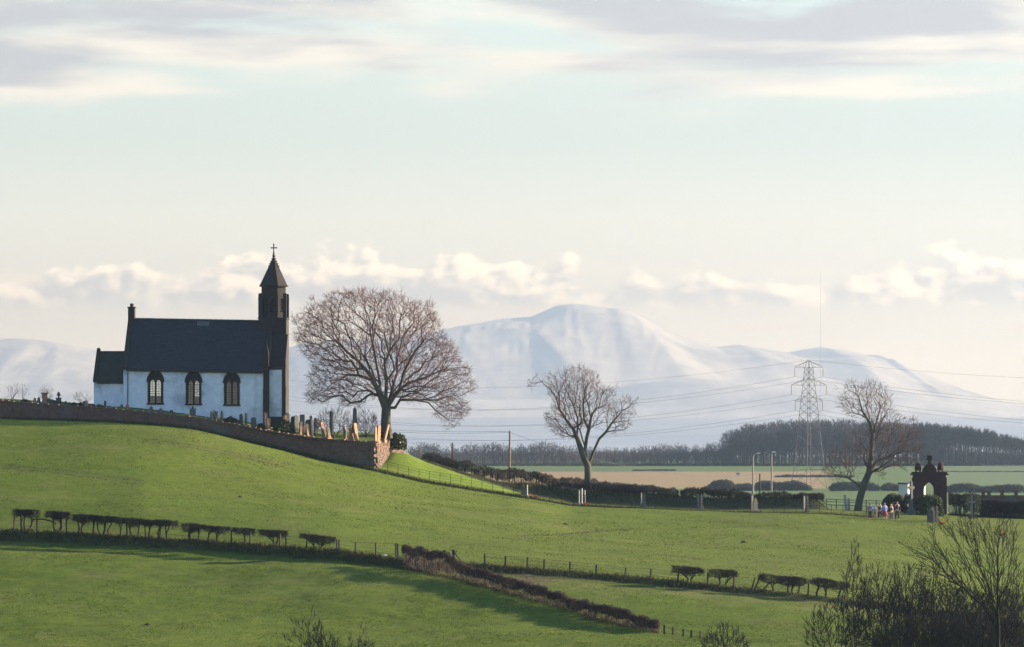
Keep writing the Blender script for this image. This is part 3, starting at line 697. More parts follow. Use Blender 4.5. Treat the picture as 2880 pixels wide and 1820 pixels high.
# vestry
VX0, VY0, VY1, VE, VR = -3.1, 1.0, 6.2, 4.25, 7.05; vmid = (VY0+VY1)/2
vs = MB(); vs.add([(x, y, z) for x in (VX0, -.003) for y, z in ((VY0, -1), (VY1, -1), (VY1, VE), (vmid, VR), (VY0, VE))],
     [(0, 1, 2, 3, 4), (9, 8, 7, 6, 5), (0, 5, 6, 1), (1, 6, 7, 2), (2, 7, 8, 3), (3, 8, 9, 4), (4, 9, 5, 0)])
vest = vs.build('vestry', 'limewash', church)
vp_ = (VR-VE)/(vmid-VY0); vr = MB()
slab(vr, VX0+.3, -.01, VY0-.2, VE-.2*vp_+.02, vmid, VR+.02); slab(vr, VX0+.3, -.01, VY1+.2, VE-.2*vp_+.02, vmid, VR+.02)
vr.build('vestry_roof', 'moss_slate', church).parent = vest
vc = MB(); coping(vc, VX0-.06, VX0+.32, VY0-.24, VE-.24*vp_+.08, vmid-.002, VR+.08, .24); coping(vc, VX0-.06, VX0+.32, VY1+.24, VE-.24*vp_+.08, vmid+.002, VR+.08, .24)
vc.lathe([(.16, VR+.2), (.2, VR+.36), (.1, VR+.5)], (VX0+.13, vmid, 0), 8); vc.build('vestry_coping', 'sandstone', church).parent = vest
MB().tube([(VX0+.3, VY0-.24, VE-.26), (-.02, VY0-.24, VE-.26)], .06, 6).build('vestry_gutter', 'iron', church).parent = vest

# ------------------------------------------------------------------ gravestones
def slab_outline(kind, w, h):
    a = w/2
    if kind == 'round': return [(-a, 0), (a, 0), (a, h-a*.8)]+[(a*math.cos(t), h-a*.8+a*.8*math.sin(t)) for t in np.linspace(.25, math.pi-.25, 7)]+[(-a, h-a*.8)]
    if kind == 'point': return [(-a, 0), (a, 0), (a, h*.62), (a*.72, h*.80), (a*.3, h*.94), (0, h), (-a*.3, h*.94), (-a*.72, h*.80), (-a, h*.62)]
    if kind == 'shoulder': return [(-a, 0), (a, 0), (a, h*.72), (a*.7, h*.76), (a*.62, h*.86), (a*.35, h*.97), (0, h), (-a*.35, h*.97), (-a*.62, h*.86), (-a*.7, h*.76), (-a, h*.72)]
    if kind == 'gothic': return [(-a, 0), (a, 0), (a, h*.66), (a*1.05, h*.70), (a*.92, h*.86), (a*.8, h*.7), (a*.66, h*.62), (a*.3, h*.82), (a*.12, h*.92), (0, h), (-a*.12, h*.92), (-a*.3, h*.82), (-a*.66, h*.62), (-a*.8, h*.7), (-a*.92, h*.86), (-a*1.05, h*.70), (-a, h*.66)]
    return [(-a, 0), (a, 0), (a, h*.97), (a*.9, h), (-a*.9, h), (-a, h*.97)]
def gravestone(u, vtop, d, kind, rot, lean, mt, label, w=None, zf=None, cat='gravestone'):
    x = (u-CX)*d/F; zb = (zf or yard_z)(x, d); zb = float(zb); top = ZC-(vtop-HY)*d/F; h = max(top-zb, .3)
    # a gravestone is a top-level thing: slab (or shaft) on a plinth
    g_ = thing('gravestone', label, cat, (x, d, zb-.06), R(rot), 'gravestones in the churchyard' if zf is None else 'monuments in the cemetery')
    h += .06; w = w or min(max(h*.5, .34), .62); th = .12
    if kind in ('round', 'point', 'shoulder', 'gothic', 'square'):
        o = MB().prism(slab_outline(kind, w, h), -th/2, th/2).build('slab', mt, g_); o.rotation_euler = (0, R(lean), 0) if abs(rot) < 45 else (R(-lean*math.copysign(1, rot)), 0, 0)
        MB().box(-w/2-.08, w/2+.08, -th/2-.08, th/2+.08, -.12, .12).build('plinth', mt, g_)
    elif kind == 'obelisk':
        MB().hexa([(-.2, -.2, .5), (.2, -.2, .5), (.2, .2, .5), (-.2, .2, .5)], [(-.14, -.14, h-.25), (.14, -.14, h-.25), (.14, .14, h-.25), (-.14, .14, h-.25)]).hexa([(-.14, -.14, h-.25), (.14, -.14, h-.25), (.14, .14, h-.25), (-.14, .14, h-.25)], [(-.01, -.01, h), (.01, -.01, h), (.01, .01, h), (-.01, .01, h)]).build('shaft', mt, g_)
        MB().box(-.36, .36, -.36, .36, -.1, .22).box(-.28, .28, -.28, .28, .22, .5).build('plinth', mt, g_)
    elif kind == 'urn':
        MB().box(-.3, .3, -.3, .3, -.1, .12).box(-.25, .25, -.25, .25, .12, h*.52).box(-.3, .3, -.3, .3, h*.52, h*.58).build('pedestal', mt, g_)
        MB().lathe([(.1, h*.58), (.06, h*.64), (.17, h*.75), (.19, h*.83), (.1, h*.88), (.14, h*.91), (.04, h)], (0, 0, 0), 10).build('urn', mt, g_)
    elif kind == 'pillar':
        MB().box(-.2, .2, -.2, .2, .1, h*.86).build('shaft', mt, g_); MB().box(-.28, .28, -.28, .28, h*.86, h).build('cap', mt, g_); MB().box(-.28, .28, -.28, .28, -.1, .12).build('plinth', mt, g_)
    elif kind == 'column':
        MB().lathe([(.2, .3), (.16, h*.9), (.2, h*.95), (.1, h)], (0, 0, 0), 10).build('shaft', mt, g_); MB().box(-.28, .28, -.28, .28, -.1, .3).build('plinth', mt, g_)
    elif kind == 'cross':
        MB().box(-.09, .09, -.07, .07, .3, h).box(-.36, -.091, -.065, .065, h*.68, h*.68+.18).box(.091, .36, -.065, .065, h*.68, h*.68+.18).build('cross', mt, g_)
        MB().box(-.3, .3, -.22, .22, -.1, .15).box(-.2, .2, -.16, .16, .15, .32).build('plinth', mt, g_)
    return g_
GR = [
 (98, 1119, 420, 'round', 66, 0, 'grave_red', 'small sunlit round topped gravestone at far left of the churchyard'),
 (109, 1117, 421, 'point', 60, 0, 'grave_dark', 'narrow dark pointed gravestone just left of the capped pillar tomb'),
 (126, 1104, 422, 'pillar', 28, 0, 'grave_red', 'tall square pillar tomb with wide cap and sunlit side'),
 (137, 1120, 419, 'round', 20, 0, 'grave_dark', 'dark gravestone tucked right against the capped pillar tomb'),
 (146, 1123, 420, 'round', 30, 0, 'grave_grey', 'left one of two low stones between pillar tomb and urn'),
 (153, 1125, 421, 'round', 35, 0, 'grave_dark', 'right one of two low stones between pillar tomb and urn'),
 (165, 1102, 420, 'urn', 8, 0, 'grave_dark', 'dark pedestal monument topped with an urn'),
 (185, 1128, 420, 'point', 62, 0, 'grave_dark', 'small dark stone just right of the urn monument'),
 (194, 1131, 421, 'round', 62, 0, 'grave_grey', 'tiny stone beside the round shrub left of the vestry'),
 (238, 1128, 420, 'square', 68, 0, 'grave_dark', 'thin dark upright stone left of the vestry corner'),
 (243, 1127, 419, 'square', 66, 0, 'grave_red', 'sunlit orange slab just left of the vestry corner'),
 (254, 1135, 418, 'round', 20, 0, 'grave_dark', 'low round stone left below the vestry corner'),
 (263, 1136, 418, 'round', 15, 0, 'grave_dark', 'low round stone right at the vestry corner'),
 (296, 1127, 418.5, 'square', 78, 0, 'grave_dark', 'thin dark post like stone in front of the vestry'),
 (308, 1141, 418, 'point', 25, 0, 'grave_dark', 'low pointed stone in front of the vestry door side'),
 (342, 1137, 419, 'point', 25, 0, 'grave_grey', 'pointed grey stone under the nave corner, left of the pair'),
 (358, 1138, 419, 'round', 25, 0, 'grave_red', 'round reddish stone under the nave corner, right of the pair'),
 (425, 1142, 418, 'point', 22, 0, 'grave_grey', 'pointed stone below the leftmost church window'),
 (452, 1146, 418, 'gothic', 22, 0, 'grave_grey', 'small gabled stone right of the leftmost church window'),
 (482, 1153, 418, 'round', 22, 0, 'grave_dark', 'low round stone between the first two church windows'),
 (542, 1139, 418.5, 'gothic', 6, 0, 'grave_grey', 'ornate gabled headstone with side finials below the middle window'),
 (595, 1157, 418, 'round', 72, 0, 'grave_grey', 'leftmost of three edge on stones between middle and right windows'),
 (602, 1154, 419, 'square', 72, 0, 'grave_dark', 'middle of three edge on stones between middle and right windows'),
 (609, 1156, 420, 'round', 72, 0, 'grave_grey', 'rightmost of three edge on stones between middle and right windows'),
 (624, 1155, 419, 'point', 74, 0, 'grave_dark', 'single dark edge on stone left of the dark bush'),
 (678, 1164, 418, 'round', 66, 0, 'grave_grey', 'pale edge on stone right of the dark bush'),
 (692, 1162, 418, 'square', 80, 0, 'grave_dark', 'thin black edge on stone below the church downpipe'),
 (713, 1173, 417, 'round', 10, 0, 'grave_grey', 'wide round topped headstone near the tower buttress'),
 (747, 1160, 418, 'square', 70, 0, 'grave_red', 'tall reddish stone against the tower buttress'),
 (755, 1176, 417, 'square', 66, 0, 'grave_red', 'small sunlit stone at the foot of the tower buttress'),
 (802, 1168, 421, 'round', 66, 0, 'grave_red', 'small pinkish sunlit stone at the tower corner'),
 (808, 1161, 422, 'round', 50, 0, 'grave_dark', 'dark round stone just right of the tower corner'),
 (824, 1171, 423, 'round', 55, 0, 'grave_dark', 'left of two small skyline stones right of the tower'),
 (833, 1168, 423, 'round', 55, 0, 'grave_dark', 'right of two small skyline stones right of the tower'),
 (850, 1166, 421, 'square', 52, 0, 'grave_dark', 'tall dark skyline slab behind a small sunlit stone'),
 (846, 1186, 416.5, 'square', 70, 0, 'grave_red', 'small sunlit orange stone before the tall dark slab'),
 (867, 1180, 420, 'round', 35, 0, 'grave_dark', 'dark round headstone behind a leaning sunlit slab'),
 (868, 1191, 416, 'round', 66, 8, 'grave_red', 'broad sunlit slab leaning before the dark round headstone'),
 (877, 1169, 418, 'square', 78, 3, 'grave_dark', 'very thin tall dark stone right of the broad sunlit slab'),
 (889, 1175, 421, 'point', 62, 4, 'grave_dark', 'dark leaning stone at the left edge of the bare bushes'),
 (912, 1187, 415.5, 'square', 66, 10, 'grave_red', 'tall sunlit orange slab leaning right before the bare bush'),
 (932, 1156, 418, 'column', 0, 0, 'grave_dark', 'dark column monument standing in the bare bush'),
 (927, 1200, 415.5, 'round', 68, 10, 'grave_red', 'sunlit leaning slab in front of the dark column'),
 (970, 1200, 415, 'square', 70, 2, 'grave_red', 'sunlit upright slab left of the two crossing slabs'),
 (984, 1195, 415, 'square', 70, -9, 'grave_red', 'sunlit slab leaning left beside the obelisk'),
 (992, 1203, 415, 'square', 70, 13, 'grave_red', 'short sunlit slab leaning right beside the obelisk'),
 (998, 1144, 418, 'obelisk', 20, 0, 'grave_dark', 'tall dark obelisk among the bare bushes'),
 (1004, 1190, 415, 'square', 68, 8, 'grave_red', 'tall sunlit slab right in front of the obelisk'),
 (1057, 1201, 414, 'square', 74, 0, 'grave_red', 'thinner left one of two sunlit slabs by the big tree'),
 (1064, 1196, 414.5, 'square', 66, -3, 'grave_red', 'broader right one of two sunlit slabs by the big tree'),
 (1081, 1193, 416, 'square', 78, -14, 'grave_red', 'thin sunlit stone leaning before the big tree trunk')]
for u, vt, d, k, r, le, mt, lb in GR: gravestone(u, vt, d, k, r, le, mt, lb)

# ------------------------------------------------------------------ trees
def inside(poly, q):
    poly = np.asarray(poly, float); x, y = q[:, 0], q[:, 1]; c = np.zeros(len(q), bool)
    x0, y0 = poly[:, 0], poly[:, 1]; x1, y1 = np.roll(x0, 1), np.roll(y0, 1)
    for a, b, e, f in zip(x0, y0, x1, y1):
        c ^= ((b > y) != (f > y)) & (x < (e-a)*(y-b)/np.where(f == b, 1e-9, f-b)+a)
    return c
def grow(targets, seeds, bf=.35, spray=3, slen=.6, r0=.008, rtrunk=.45, up=.3, jit=.07, rng=RNG, seg=.9, ease=2):
    """tree through the target points, grown from limb polylines: short links, short ways to the root. Returns nodes, parents, radii"""
    pos, par, plen = [], [], []
    for s_ in seeds:
        base = -1
        if pos:
            dd = np.linalg.norm(np.array(pos)-s_[0], axis=1); base = int(dd.argmin())
        start = 0 if not pos else 1
        prev = base; pts = [s_[0]] if not pos else []
        for a, b in zip(s_[:-1], s_[1:]):
            k = max(1, int(np.linalg.norm(b-a)/seg))
            for i in range(1, k+1): pts.append(a+(b-a)*i/k+rng.normal(0, .03, 3)*np.linalg.norm(b-a)/k)
        for p in pts:
            pos.append(p); par.append(prev); plen.append(0 if prev < 0 else plen[prev]+np.linalg.norm(p-pos[prev])); prev = len(pos)-1
    pos = np.array(pos); n0 = len(pos); N = len(targets)
    cost = np.full(N, 1e9); who = np.zeros(N, int)
    for j in range(n0):
        c = np.linalg.norm(targets-pos[j], axis=1)+bf*plen[j]; k = c < cost; cost[k] = c[k]; who[k] = j
    allp = np.concatenate([pos, targets]); par = list(par)+[0]*N; pl = np.array(list(plen)+[0.]*N)
    for _ in range(N):
        i = int(cost.argmin()); j = n0+i; par[j] = int(who[i]); pl[j] = pl[par[j]]+np.linalg.norm(allp[j]-allp[par[j]])
        cost[i] = 1e18
        c = np.linalg.norm(targets-allp[j], axis=1)+bf*pl[j]; k = (c < cost) & (cost < 1e17); cost[k] = c[k]; who[k] = j
    par = np.array(par)
    order = np.argsort(pl, kind='stable')
    # ease the bends
    kid = np.full(len(par), -1)
    for j in order[::-1]:
        if par[j] >= 0: kid[par[j]] = j
    for _ in range(ease):
        ok = (par >= 0) & (kid >= 0) & (np.arange(len(par)) >= n0)
        allp[ok] = allp[ok]*.5+(allp[par[ok]]+allp[kid[ok]])*.25
    # break up long links
    P_, Q_ = list(allp), list(par); newp = par.copy()
    for j in range(n0, len(par)):
        a, b = allp[par[j]], allp[j]; L = np.linalg.norm(b-a); k = int(L/seg)
        prev = par[j]
        for i in range(1, k+1):
            P_.append(a+(b-a)*i/(k+1)+rng.normal(0, jit, 3)*L*.5+np.array((0, 0, .04*L))); Q_.append(prev); prev = len(P_)-1
        newp[j] = prev
    for j in range(len(par)): Q_[j] = newp[j]
    pos = np.array(P_); par = np.array(Q_)
    has = np.zeros(len(pos), bool); has[par[par >= 0]] = True
    tips = np.nonzero(~has)[0]
    if spray:
        D = pos[tips]-pos[par[tips]]; D /= np.maximum(np.linalg.norm(D, axis=1, keepdims=True), 1e-6)
        ex, ep = [], []
        for k in range(spray):
            v = D+rng.normal(0, .55, D.shape)+np.array((0, 0, up)); v /= np.linalg.norm(v, axis=1, keepdims=True)
            ex.append(pos[tips]+v*slen*rng.uniform(.5, 1.3, (len(tips), 1))); ep.append(tips)
        pos = np.concatenate([pos]+ex); par = np.concatenate([par]+ep)
    # path order and pipe-model radii
    n = len(pos); depth = np.zeros(n, int)
    ch = [[] for _ in range(n)]
    for j, p in enumerate(par):
        if p >= 0: ch[p].append(j)
    root = int(np.nonzero(par < 0)[0][0]); st = [root]; ordr = []
    while st:
        j = st.pop(); ordr.append(j); st += ch[j]
    cnt = np.zeros(n)
    for j in reversed(ordr):
        if not ch[j]: cnt[j] = 1
        if par[j] >= 0: cnt[par[j]] += cnt[j]
    rp = r0*.42; e = math.log(max(cnt[root], 2))/math.log(rtrunk/rp)
    rad = np.maximum(rp*cnt**(1/e), r0)
    return pos, par, rad, cnt
def tree_mesh(pos, par, rad, cnt, cut=.05, twig_r=None):
    n = len(pos); e = np.nonzero(par >= 0)[0]
    T = np.zeros_like(pos); T[e] = pos[e]-pos[par[e]]
    T[par < 0] = (0, 0, 1); T /= np.maximum(np.linalg.norm(T, axis=1, keepdims=True), 1e-9)
    main = np.full(n, -1); best = np.zeros(n)
    for j in e:
        if cnt[j] > best[par[j]]: best[par[j]] = cnt[j]; main[par[j]] = j
    Tn = T.copy(); k = main >= 0; Tn[k] = T[k]+T[main[k]]; Tn /= np.maximum(np.linalg.norm(Tn, axis=1, keepdims=True), 1e-9)
    ismain = main[par[e]] == e
    TA = np.where(ismain[:, None], Tn[par[e]], T[e]); TB = Tn[e]
    ra = np.where(ismain, rad[par[e]], np.minimum(rad[par[e]], rad[e]*1.25)); rb = rad[e]
    big = rb > cut; mid = (~big) & (rb > cut*.35); sm = (~big) & (~mid)
    trunk = MB(); crown = MB(); A, B = pos[par[e]], pos[e]
    trunk.bars(A[big], B[big], ra[big], rb[big], 8, TA[big], TB[big])
    crown.bars(A[mid], B[mid], ra[mid], rb[mid], 4, TA[mid], TB[mid])
    crown.bars(A[sm], B[sm], ra[sm], rb[sm]*.8, 3)
    return trunk, crown
def photo_tree(name, label, cat, base, d, org, scl, limbs, poly, n, depth, mt, mtw, rtrunk, r0=.008, bf=.35, spray=3, slen=.6, shell=.5, droop=0., up=.3, cut=.05, seed=1, flare=1.25, seg=.9, group=None, clump=.33):
    """a bare tree whose main limbs follow those in the photograph, with depth of its own"""
    rng = np.random.default_rng(seed); conv = lambda p: (org[0]+p[0]/scl, org[1]+p[1]/scl)
    bx, by, bz = base; s = d/F
    c = np.mean([conv(p) for p in poly], axis=0)
    seeds = []
    for li, (pts, dep) in enumerate(limbs):
        q = [conv(p) for p in pts]; out = []
        for i, (u, v) in enumerate(q):
            dy = dep*(i/(max(len(q)-1, 1)))
            out.append(np.array(((u-CX)*s, d+dy, ZC-(v-HY)*s)))
        seeds.append(out)
    seeds[0][0] = np.array(base, float)-np.array((0, 0, .25))
    pg = np.array([conv(p) for p in poly]); lo, hi = pg.min(0), pg.max(0); T = []
    while len(T) < n:
        q = lo+rng.random((4000, 2))*(hi-lo); q = q[inside(pg, q+(np.stack([vnoise(q[:, 0]/22., q[:, 1]/22., 61), vnoise(q[:, 0]/22.+40, q[:, 1]/22., 62)], 1)-.5)*34)]
        # depth half-width from how deep the point lies inside the outline
        dist = np.full(len(q), 1e9)
        for a, b in zip(pg, np.roll(pg, -1, 0)):
            ab = b-a; t = np.clip(((q-a)@ab)/max(ab@ab, 1e-9), 0, 1); dist = np.minimum(dist, np.linalg.norm(q-a-t[:, None]*ab, axis=1))
        hw = depth*np.sqrt(np.clip(dist/(.5*min(hi-lo)), 0, 1))
        w = rng.uniform(-1, 1, len(q)); w = np.sign(w)*np.abs(w)**shell
        z = w*hw
        cl_ = vnoise(q[:, 0]/24.+z*.5, q[:, 1]/24.+z*.9, seed+50)*.6+vnoise(q[:, 0]/55.+z*.3, q[:, 1]/55.-z*.4, seed+51)*.4; kp = cl_ > clump+.10*rng.random(len(q)); q, z = q[kp], z[kp]
        T += [np.array(((u-CX)*s, d+zz, ZC-(v-HY)*s)) for (u, v), zz in zip(q, z)]
    T = np.array(T)
    pos, par, rad, cnt = grow(T[:n], seeds, bf, spray, slen, r0, rtrunk, up, rng=rng, seg=seg, jit=.035, ease=4)
    zz = pos[:, 2]-bz; f = 1+(flare-1)*np.exp(-np.maximum(zz, 0)/.5)*(rad > rtrunk*.6); rad = rad*f
    root = thing(name, label, cat, base, group=group); o = np.array(base)
    tk, cr_ = tree_mesh(pos-o, par, rad, cnt, cut)
    tk.build('trunk', mt, root, True); cr_.build('crown', mtw, root)
    return root

# the big beech by the churchyard corner
bb = P(1087, 1222, 423); bb[2] = float(yard_z(bb[0], 423))
bl = [([(805, 1160), (802, 1060), (800, 960)], 0),
 ([(800, 960), (760, 860), (700, 740), (600, 620), (480, 510), (380, 430), (290, 350)], -2.5),
 ([(700, 740), (640, 580), (650, 450), (665, 350), (640, 230)], 1.5),
 ([(800, 950), (800, 760), (790, 640), (830, 540), (900, 450), (910, 320), (930, 220)], -1.5),
 ([(800, 940), (840, 850), (880, 700), (885, 590), (920, 440), (1000, 330)], 3.0),
 ([(815, 930), (900, 830), (935, 700), (1010, 560), (1080, 470), (1130, 380)], -3.0),
 ([(860, 870), (960, 780), (1080, 740), (1200, 690), (1310, 680)], 2.0),
 ([(890, 850), (1010, 805), (1150, 800), (1260, 860), (1340, 920)], -2.5),
 ([(815, 1010), (870, 960), (905, 900), (1000, 905), (1110, 920), (1170, 985), (1250, 1050)], 1.0),
 ([(770, 860), (740, 720), (720, 600), (700, 480), (720, 350), (760, 220)], 2.5),
 ([(740, 830), (690, 750), (600, 720), (500, 720), (400, 780), (300, 870)], 2.2),
 ([(770, 890), (690, 865), (620, 910), (540, 930)], -1.5),
 ([(560, 580), (500, 620), (400, 640), (300, 680)], -2.0),
 ([(480, 510), (460, 400), (450, 300), (440, 220)], -1.0),
 ([(800, 800), (780, 700), (760, 620), (800, 480), (820, 300)], 5.0), ([(735, 800), (690, 680), (620, 560), (550, 450), (520, 300)], 5.0), ([(880, 760), (920, 680), (990, 600), (1100, 560), (1200, 520)], 5.2),
 ([(870, 740), (860, 640), (820, 540), (800, 420), (840, 260)], -5.0), ([(690, 730), (620, 690), (540, 650), (430, 560), (330, 520)], -5.0), ([(915, 800), (980, 730), (1070, 660), (1190, 600)], -5.2)]
bp = [(110,300),(160,270),(270,190),(400,150),(520,105),(640,95),(760,95),(900,120),(1000,150),(1110,200),(1180,280),(1220,370),(1200,410),(1290,490),(1340,570),(1400,660),(1430,740),(1450,840),(1390,870),(1400,960),(1370,1040),(1320,1110),(1270,1080),(1200,1030),(1130,940),(1040,920),(950,930),(900,940),(860,860),(800,820),(740,900),(690,890),(600,935),(520,945),(440,900),(330,935),(260,930),(240,850),(225,780),(250,690),(190,600),(200,530),(150,450),(130,380)]
photo_tree('beech_tree', 'large spreading bare tree with domed purple brown crown beside the church', 'tree', bb, 423, (780, 780), 2.623, bl, bp, 9500, 6.8,
           'beech_bark', 'beech_twig', .50, .0112, .34, 4, .6, .62, cut=.045, seed=3, flare=1.35)
# the open ash behind the hedge
ta = P(1652, 1345, 470); ta[2] = gz(ta[0], 470)
al = [([(1560, 1140), (1560, 1080), (1560, 1010)], 0),
 ([(1560, 1010), (1510, 890), (1470, 770), (1440, 700), (1370, 600), (1320, 520), (1320, 400), (1260, 320), (1170, 280), (1090, 290)], -1.5),
 ([(1530, 930), (1555, 780), (1570, 700), (1530, 600), (1525, 480), (1535, 380), (1520, 270)], 1.0),
 ([(1470, 720), (1480, 600), (1440, 500), (1410, 430), (1350, 290)], 2.0),
 ([(1570, 700), (1585, 600), (1620, 520), (1700, 490), (1760, 430)], -2.0),
 ([(1570, 1000), (1610, 890), (1660, 780), (1720, 720), (1770, 640), (1850, 540), (1930, 490)], 1.0),
 ([(1570, 690), (1620, 660), (1720, 620), (1800, 560)], -3.0),
 ([(1450, 740), (1390, 740), (1320, 690), (1240, 650)], 1.5), ([(1700, 730), (1790, 700), (1880, 690)], -1.0),
 ([(1535, 500), (1580, 420), (1640, 360), (1660, 290)], 2.5), ([(1320, 470), (1290, 430), (1240, 400)], -1.0), ([(1570, 990), (1545, 860), (1500, 700), (1540, 560), (1600, 440)], 3.5)]
ap = [(1060,290),(1090,240),(1160,195),(1220,165),(1330,170),(1430,150),(1520,168),(1600,200),(1660,250),(1690,310),(1760,330),(1820,380),(1850,440),(1940,430),(1985,470),(1960,560),(1890,610),(1910,690),(1850,735),(1760,765),(1690,770),(1620,700),(1560,650),(1480,700),(1430,770),(1400,760),(1300,740),(1180,690),(1190,620),(1260,560),(1290,480),(1220,420),(1200,340),(1100,320)]
photo_tree('ash_tree', 'open bare tree with forked trunk standing behind the dark hedge', 'tree', ta, 470, (1140, 980), 3.043, al, ap, 3000, 4.2,
           'beech_bark', 'ash_twig', .40, .011, .38, 3, .5, .7, cut=.05, seed=5)
# the leaning tree in the cemetery
tb = P(2412, 1437, 426); tb[2] = gz(tb[0], 426)
cl = [([(1258, 1180), (1270, 1100), (1292, 1010), (1340, 900)], 0),
 ([(1340, 900), (1355, 780), (1362, 640), (1340, 560), (1290, 480), (1272, 400), (1250, 320)], .6),
 ([(1365, 620), (1400, 520), (1412, 450), (1370, 380), (1345, 310)], -1.0),
 ([(1350, 880), (1400, 830), (1480, 790), (1580, 720), (1650, 650)], 1.5),
 ([(1335, 880), (1300, 820), (1310, 740), (1220, 720), (1120, 780), (1050, 850)], -1.5),
 ([(1370, 640), (1450, 590), (1560, 580), (1620, 540)], -2.0), ([(1290, 1010), (1200, 950), (1110, 900), (1040, 880)], 1.2),
 ([(1345, 895), (1420, 900), (1500, 850), (1600, 890)], 2.0), ([(1412, 470), (1450, 420), (1470, 380)], .5), ([(1350, 800), (1270, 690), (1200, 640)], 3.0), ([(1355, 740), (1440, 700), (1560, 660), (1660, 720)], -3.5),
 ([(1345, 890), (1410, 920), (1405, 1000)], 0)]
cp_ = [(1140,310),(1200,280),(1270,265),(1300,310),(1340,290),(1420,310),(1450,370),(1500,420),(1520,500),(1560,520),(1640,510),(1650,570),(1700,640),(1700,760),(1690,830),(1640,880),(1560,905),(1480,880),(1420,960),(1350,880),(1250,900),(1180,985),(1060,960),(1020,880),(1060,780),(1150,720),(1180,640),(1260,600),(1320,580),(1290,520),(1200,500),(1140,440)]
photo_tree('leaning_tree', 'bare tree with leaning trunk and lopsided crown in the cemetery', 'tree', tb, 426, (1900, 960), 2.457, cl, cp_, 3000, 4.0,
           'beech_bark', 'ash_twig', .36, .0105, .36, 3, .5, .7, cut=.045, seed=9)
# ivy and side shoots at the foot of the leaning tree
iv = MB()
iv.tube([tb-np.array((0, 0, .2)), tb+np.array((-.25, -.1, .8)), tb+np.array((-.75, 0, 1.7))], [.16, .13, .08], 6)
st_ = thing('tree_stump', 'pale leaning stump against the foot of the leaning cemetery tree', 'stump', tb+np.array((-1.15, -.6, -.15)))
MB().tube([(0, 0, 0), (-.08, 0, .9), (-.2, 0, 1.75)], [.17, .15, .12], 8).build('stump', 'concrete', st_, True); MB().tube([(.28, .1, 0), (.25, .1, .8), (.2, .1, 1.4)], [.13, .12, .1], 8).build('second_stem', 'concrete', st_, True)

# near twigs: birch-like tree and brush in the bottom right corner
fd = 258; fb = np.array(((2805-CX)*fd/F, fd, 0.)); fb[2] = gz(fb[0], fd)
fl_ = [([(2232, 1150), (2230, 900), (2226, 700), (2226, 540), (2226, 350), (2250, 190)], 0),
 ([(2225, 800), (2110, 690), (1970, 580), (1820, 500), (1700, 450), (1620, 400)], -1.2), ([(2225, 700), (2120, 590), (1960, 480), (1800, 400), (1680, 355), (1590, 340)], .8),
 ([(2226, 560), (2130, 480), (2020, 420), (1900, 400)], -1.5), ([(2226, 520), (2150, 400), (2060, 290), (1950, 230), (1840, 205)], .6), ([(2226, 400), (2120, 280), (2040, 160), (2010, 100)], -.5),
 ([(2228, 760), (2290, 640), (2350, 560), (2420, 480)], .5), ([(2227, 560), (2300, 450), (2340, 300)], -.6), ([(2228, 860), (2320, 770), (2420, 720)], 1.0),
 ([(2230, 900), (2120, 780), (1980, 700), (1900, 660)], 1.5), ([(2230, 420), (2290, 330), (2300, 220)], .9), ([(2100, 680), (2000, 620), (1850, 560), (1740, 540)], .3)]
fp_ = [(1590,330),(1700,330),(1830,195),(1950,150),(2010,90),(2100,140),(2200,180),(2260,150),(2330,200),(2400,420),(2420,800),(2300,900),(2150,760),(1960,690),(1800,560),(1630,430)]
photo_tree('sapling_tree', 'dark bare tree with fanning branches in the bottom right corner', 'tree', fb, fd, (1900, 1400), 2.457, fl_, fp_, 900, 1.8,
           'brush_twig', 'brush_twig', .14, .0105, .8, 2, .45, .8, cut=.03, seed=12, seg=.45)
BR = [(2352, 1800, 1690, 1790, 82, 281, 'low arching bush at the left edge of the corner thicket', 130),
      (2405, 1790, 1545, 1700, 42, 287, 'tall thin shoot rising left out of the corner thicket', 120),
      (2485, 1800, 1590, 1760, 70, 285, 'dark brushy bush with upright shoots, second in the corner thicket', 300),
      (2560, 1805, 1610, 1780, 80, 281, 'dense dark bush in the middle of the corner thicket', 340),
      (2640, 1800, 1600, 1770, 85, 283, 'brownish twiggy bush right of the middle of the corner thicket', 340),
      (2720, 1810, 1640, 1790, 80, 277, 'low dense bush below the fanning branches', 320),
      (2790, 1800, 1660, 1790, 80, 281, 'dark bush behind the trunk in the far corner', 320),
      (2860, 1800, 1640, 1790, 70, 283, 'dark bush cut by the right edge of the picture', 260),
      (2600, 1830, 1735, 1815, 140, 270, 'near black bramble mass along the bottom right edge', 420),
      (2760, 1830, 1735, 1815, 130, 268, 'near black bramble mass in the bottom right corner', 420),
      (855, 1850, 1722, 1815, 60, 281, 'bare thorn bush poking in at the bottom edge left of centre', 60),
      (905, 1850, 1765, 1820, 45, 279, 'low twiggy bush poking in at the bottom edge', 170),
      (1010, 1850, 1775, 1825, 40, 279, 'small bush tips at the bottom edge', 60),
      (2040, 1830, 1765, 1815, 60, 284, 'low twigs at the bottom edge beside the end of the fence', 160)]
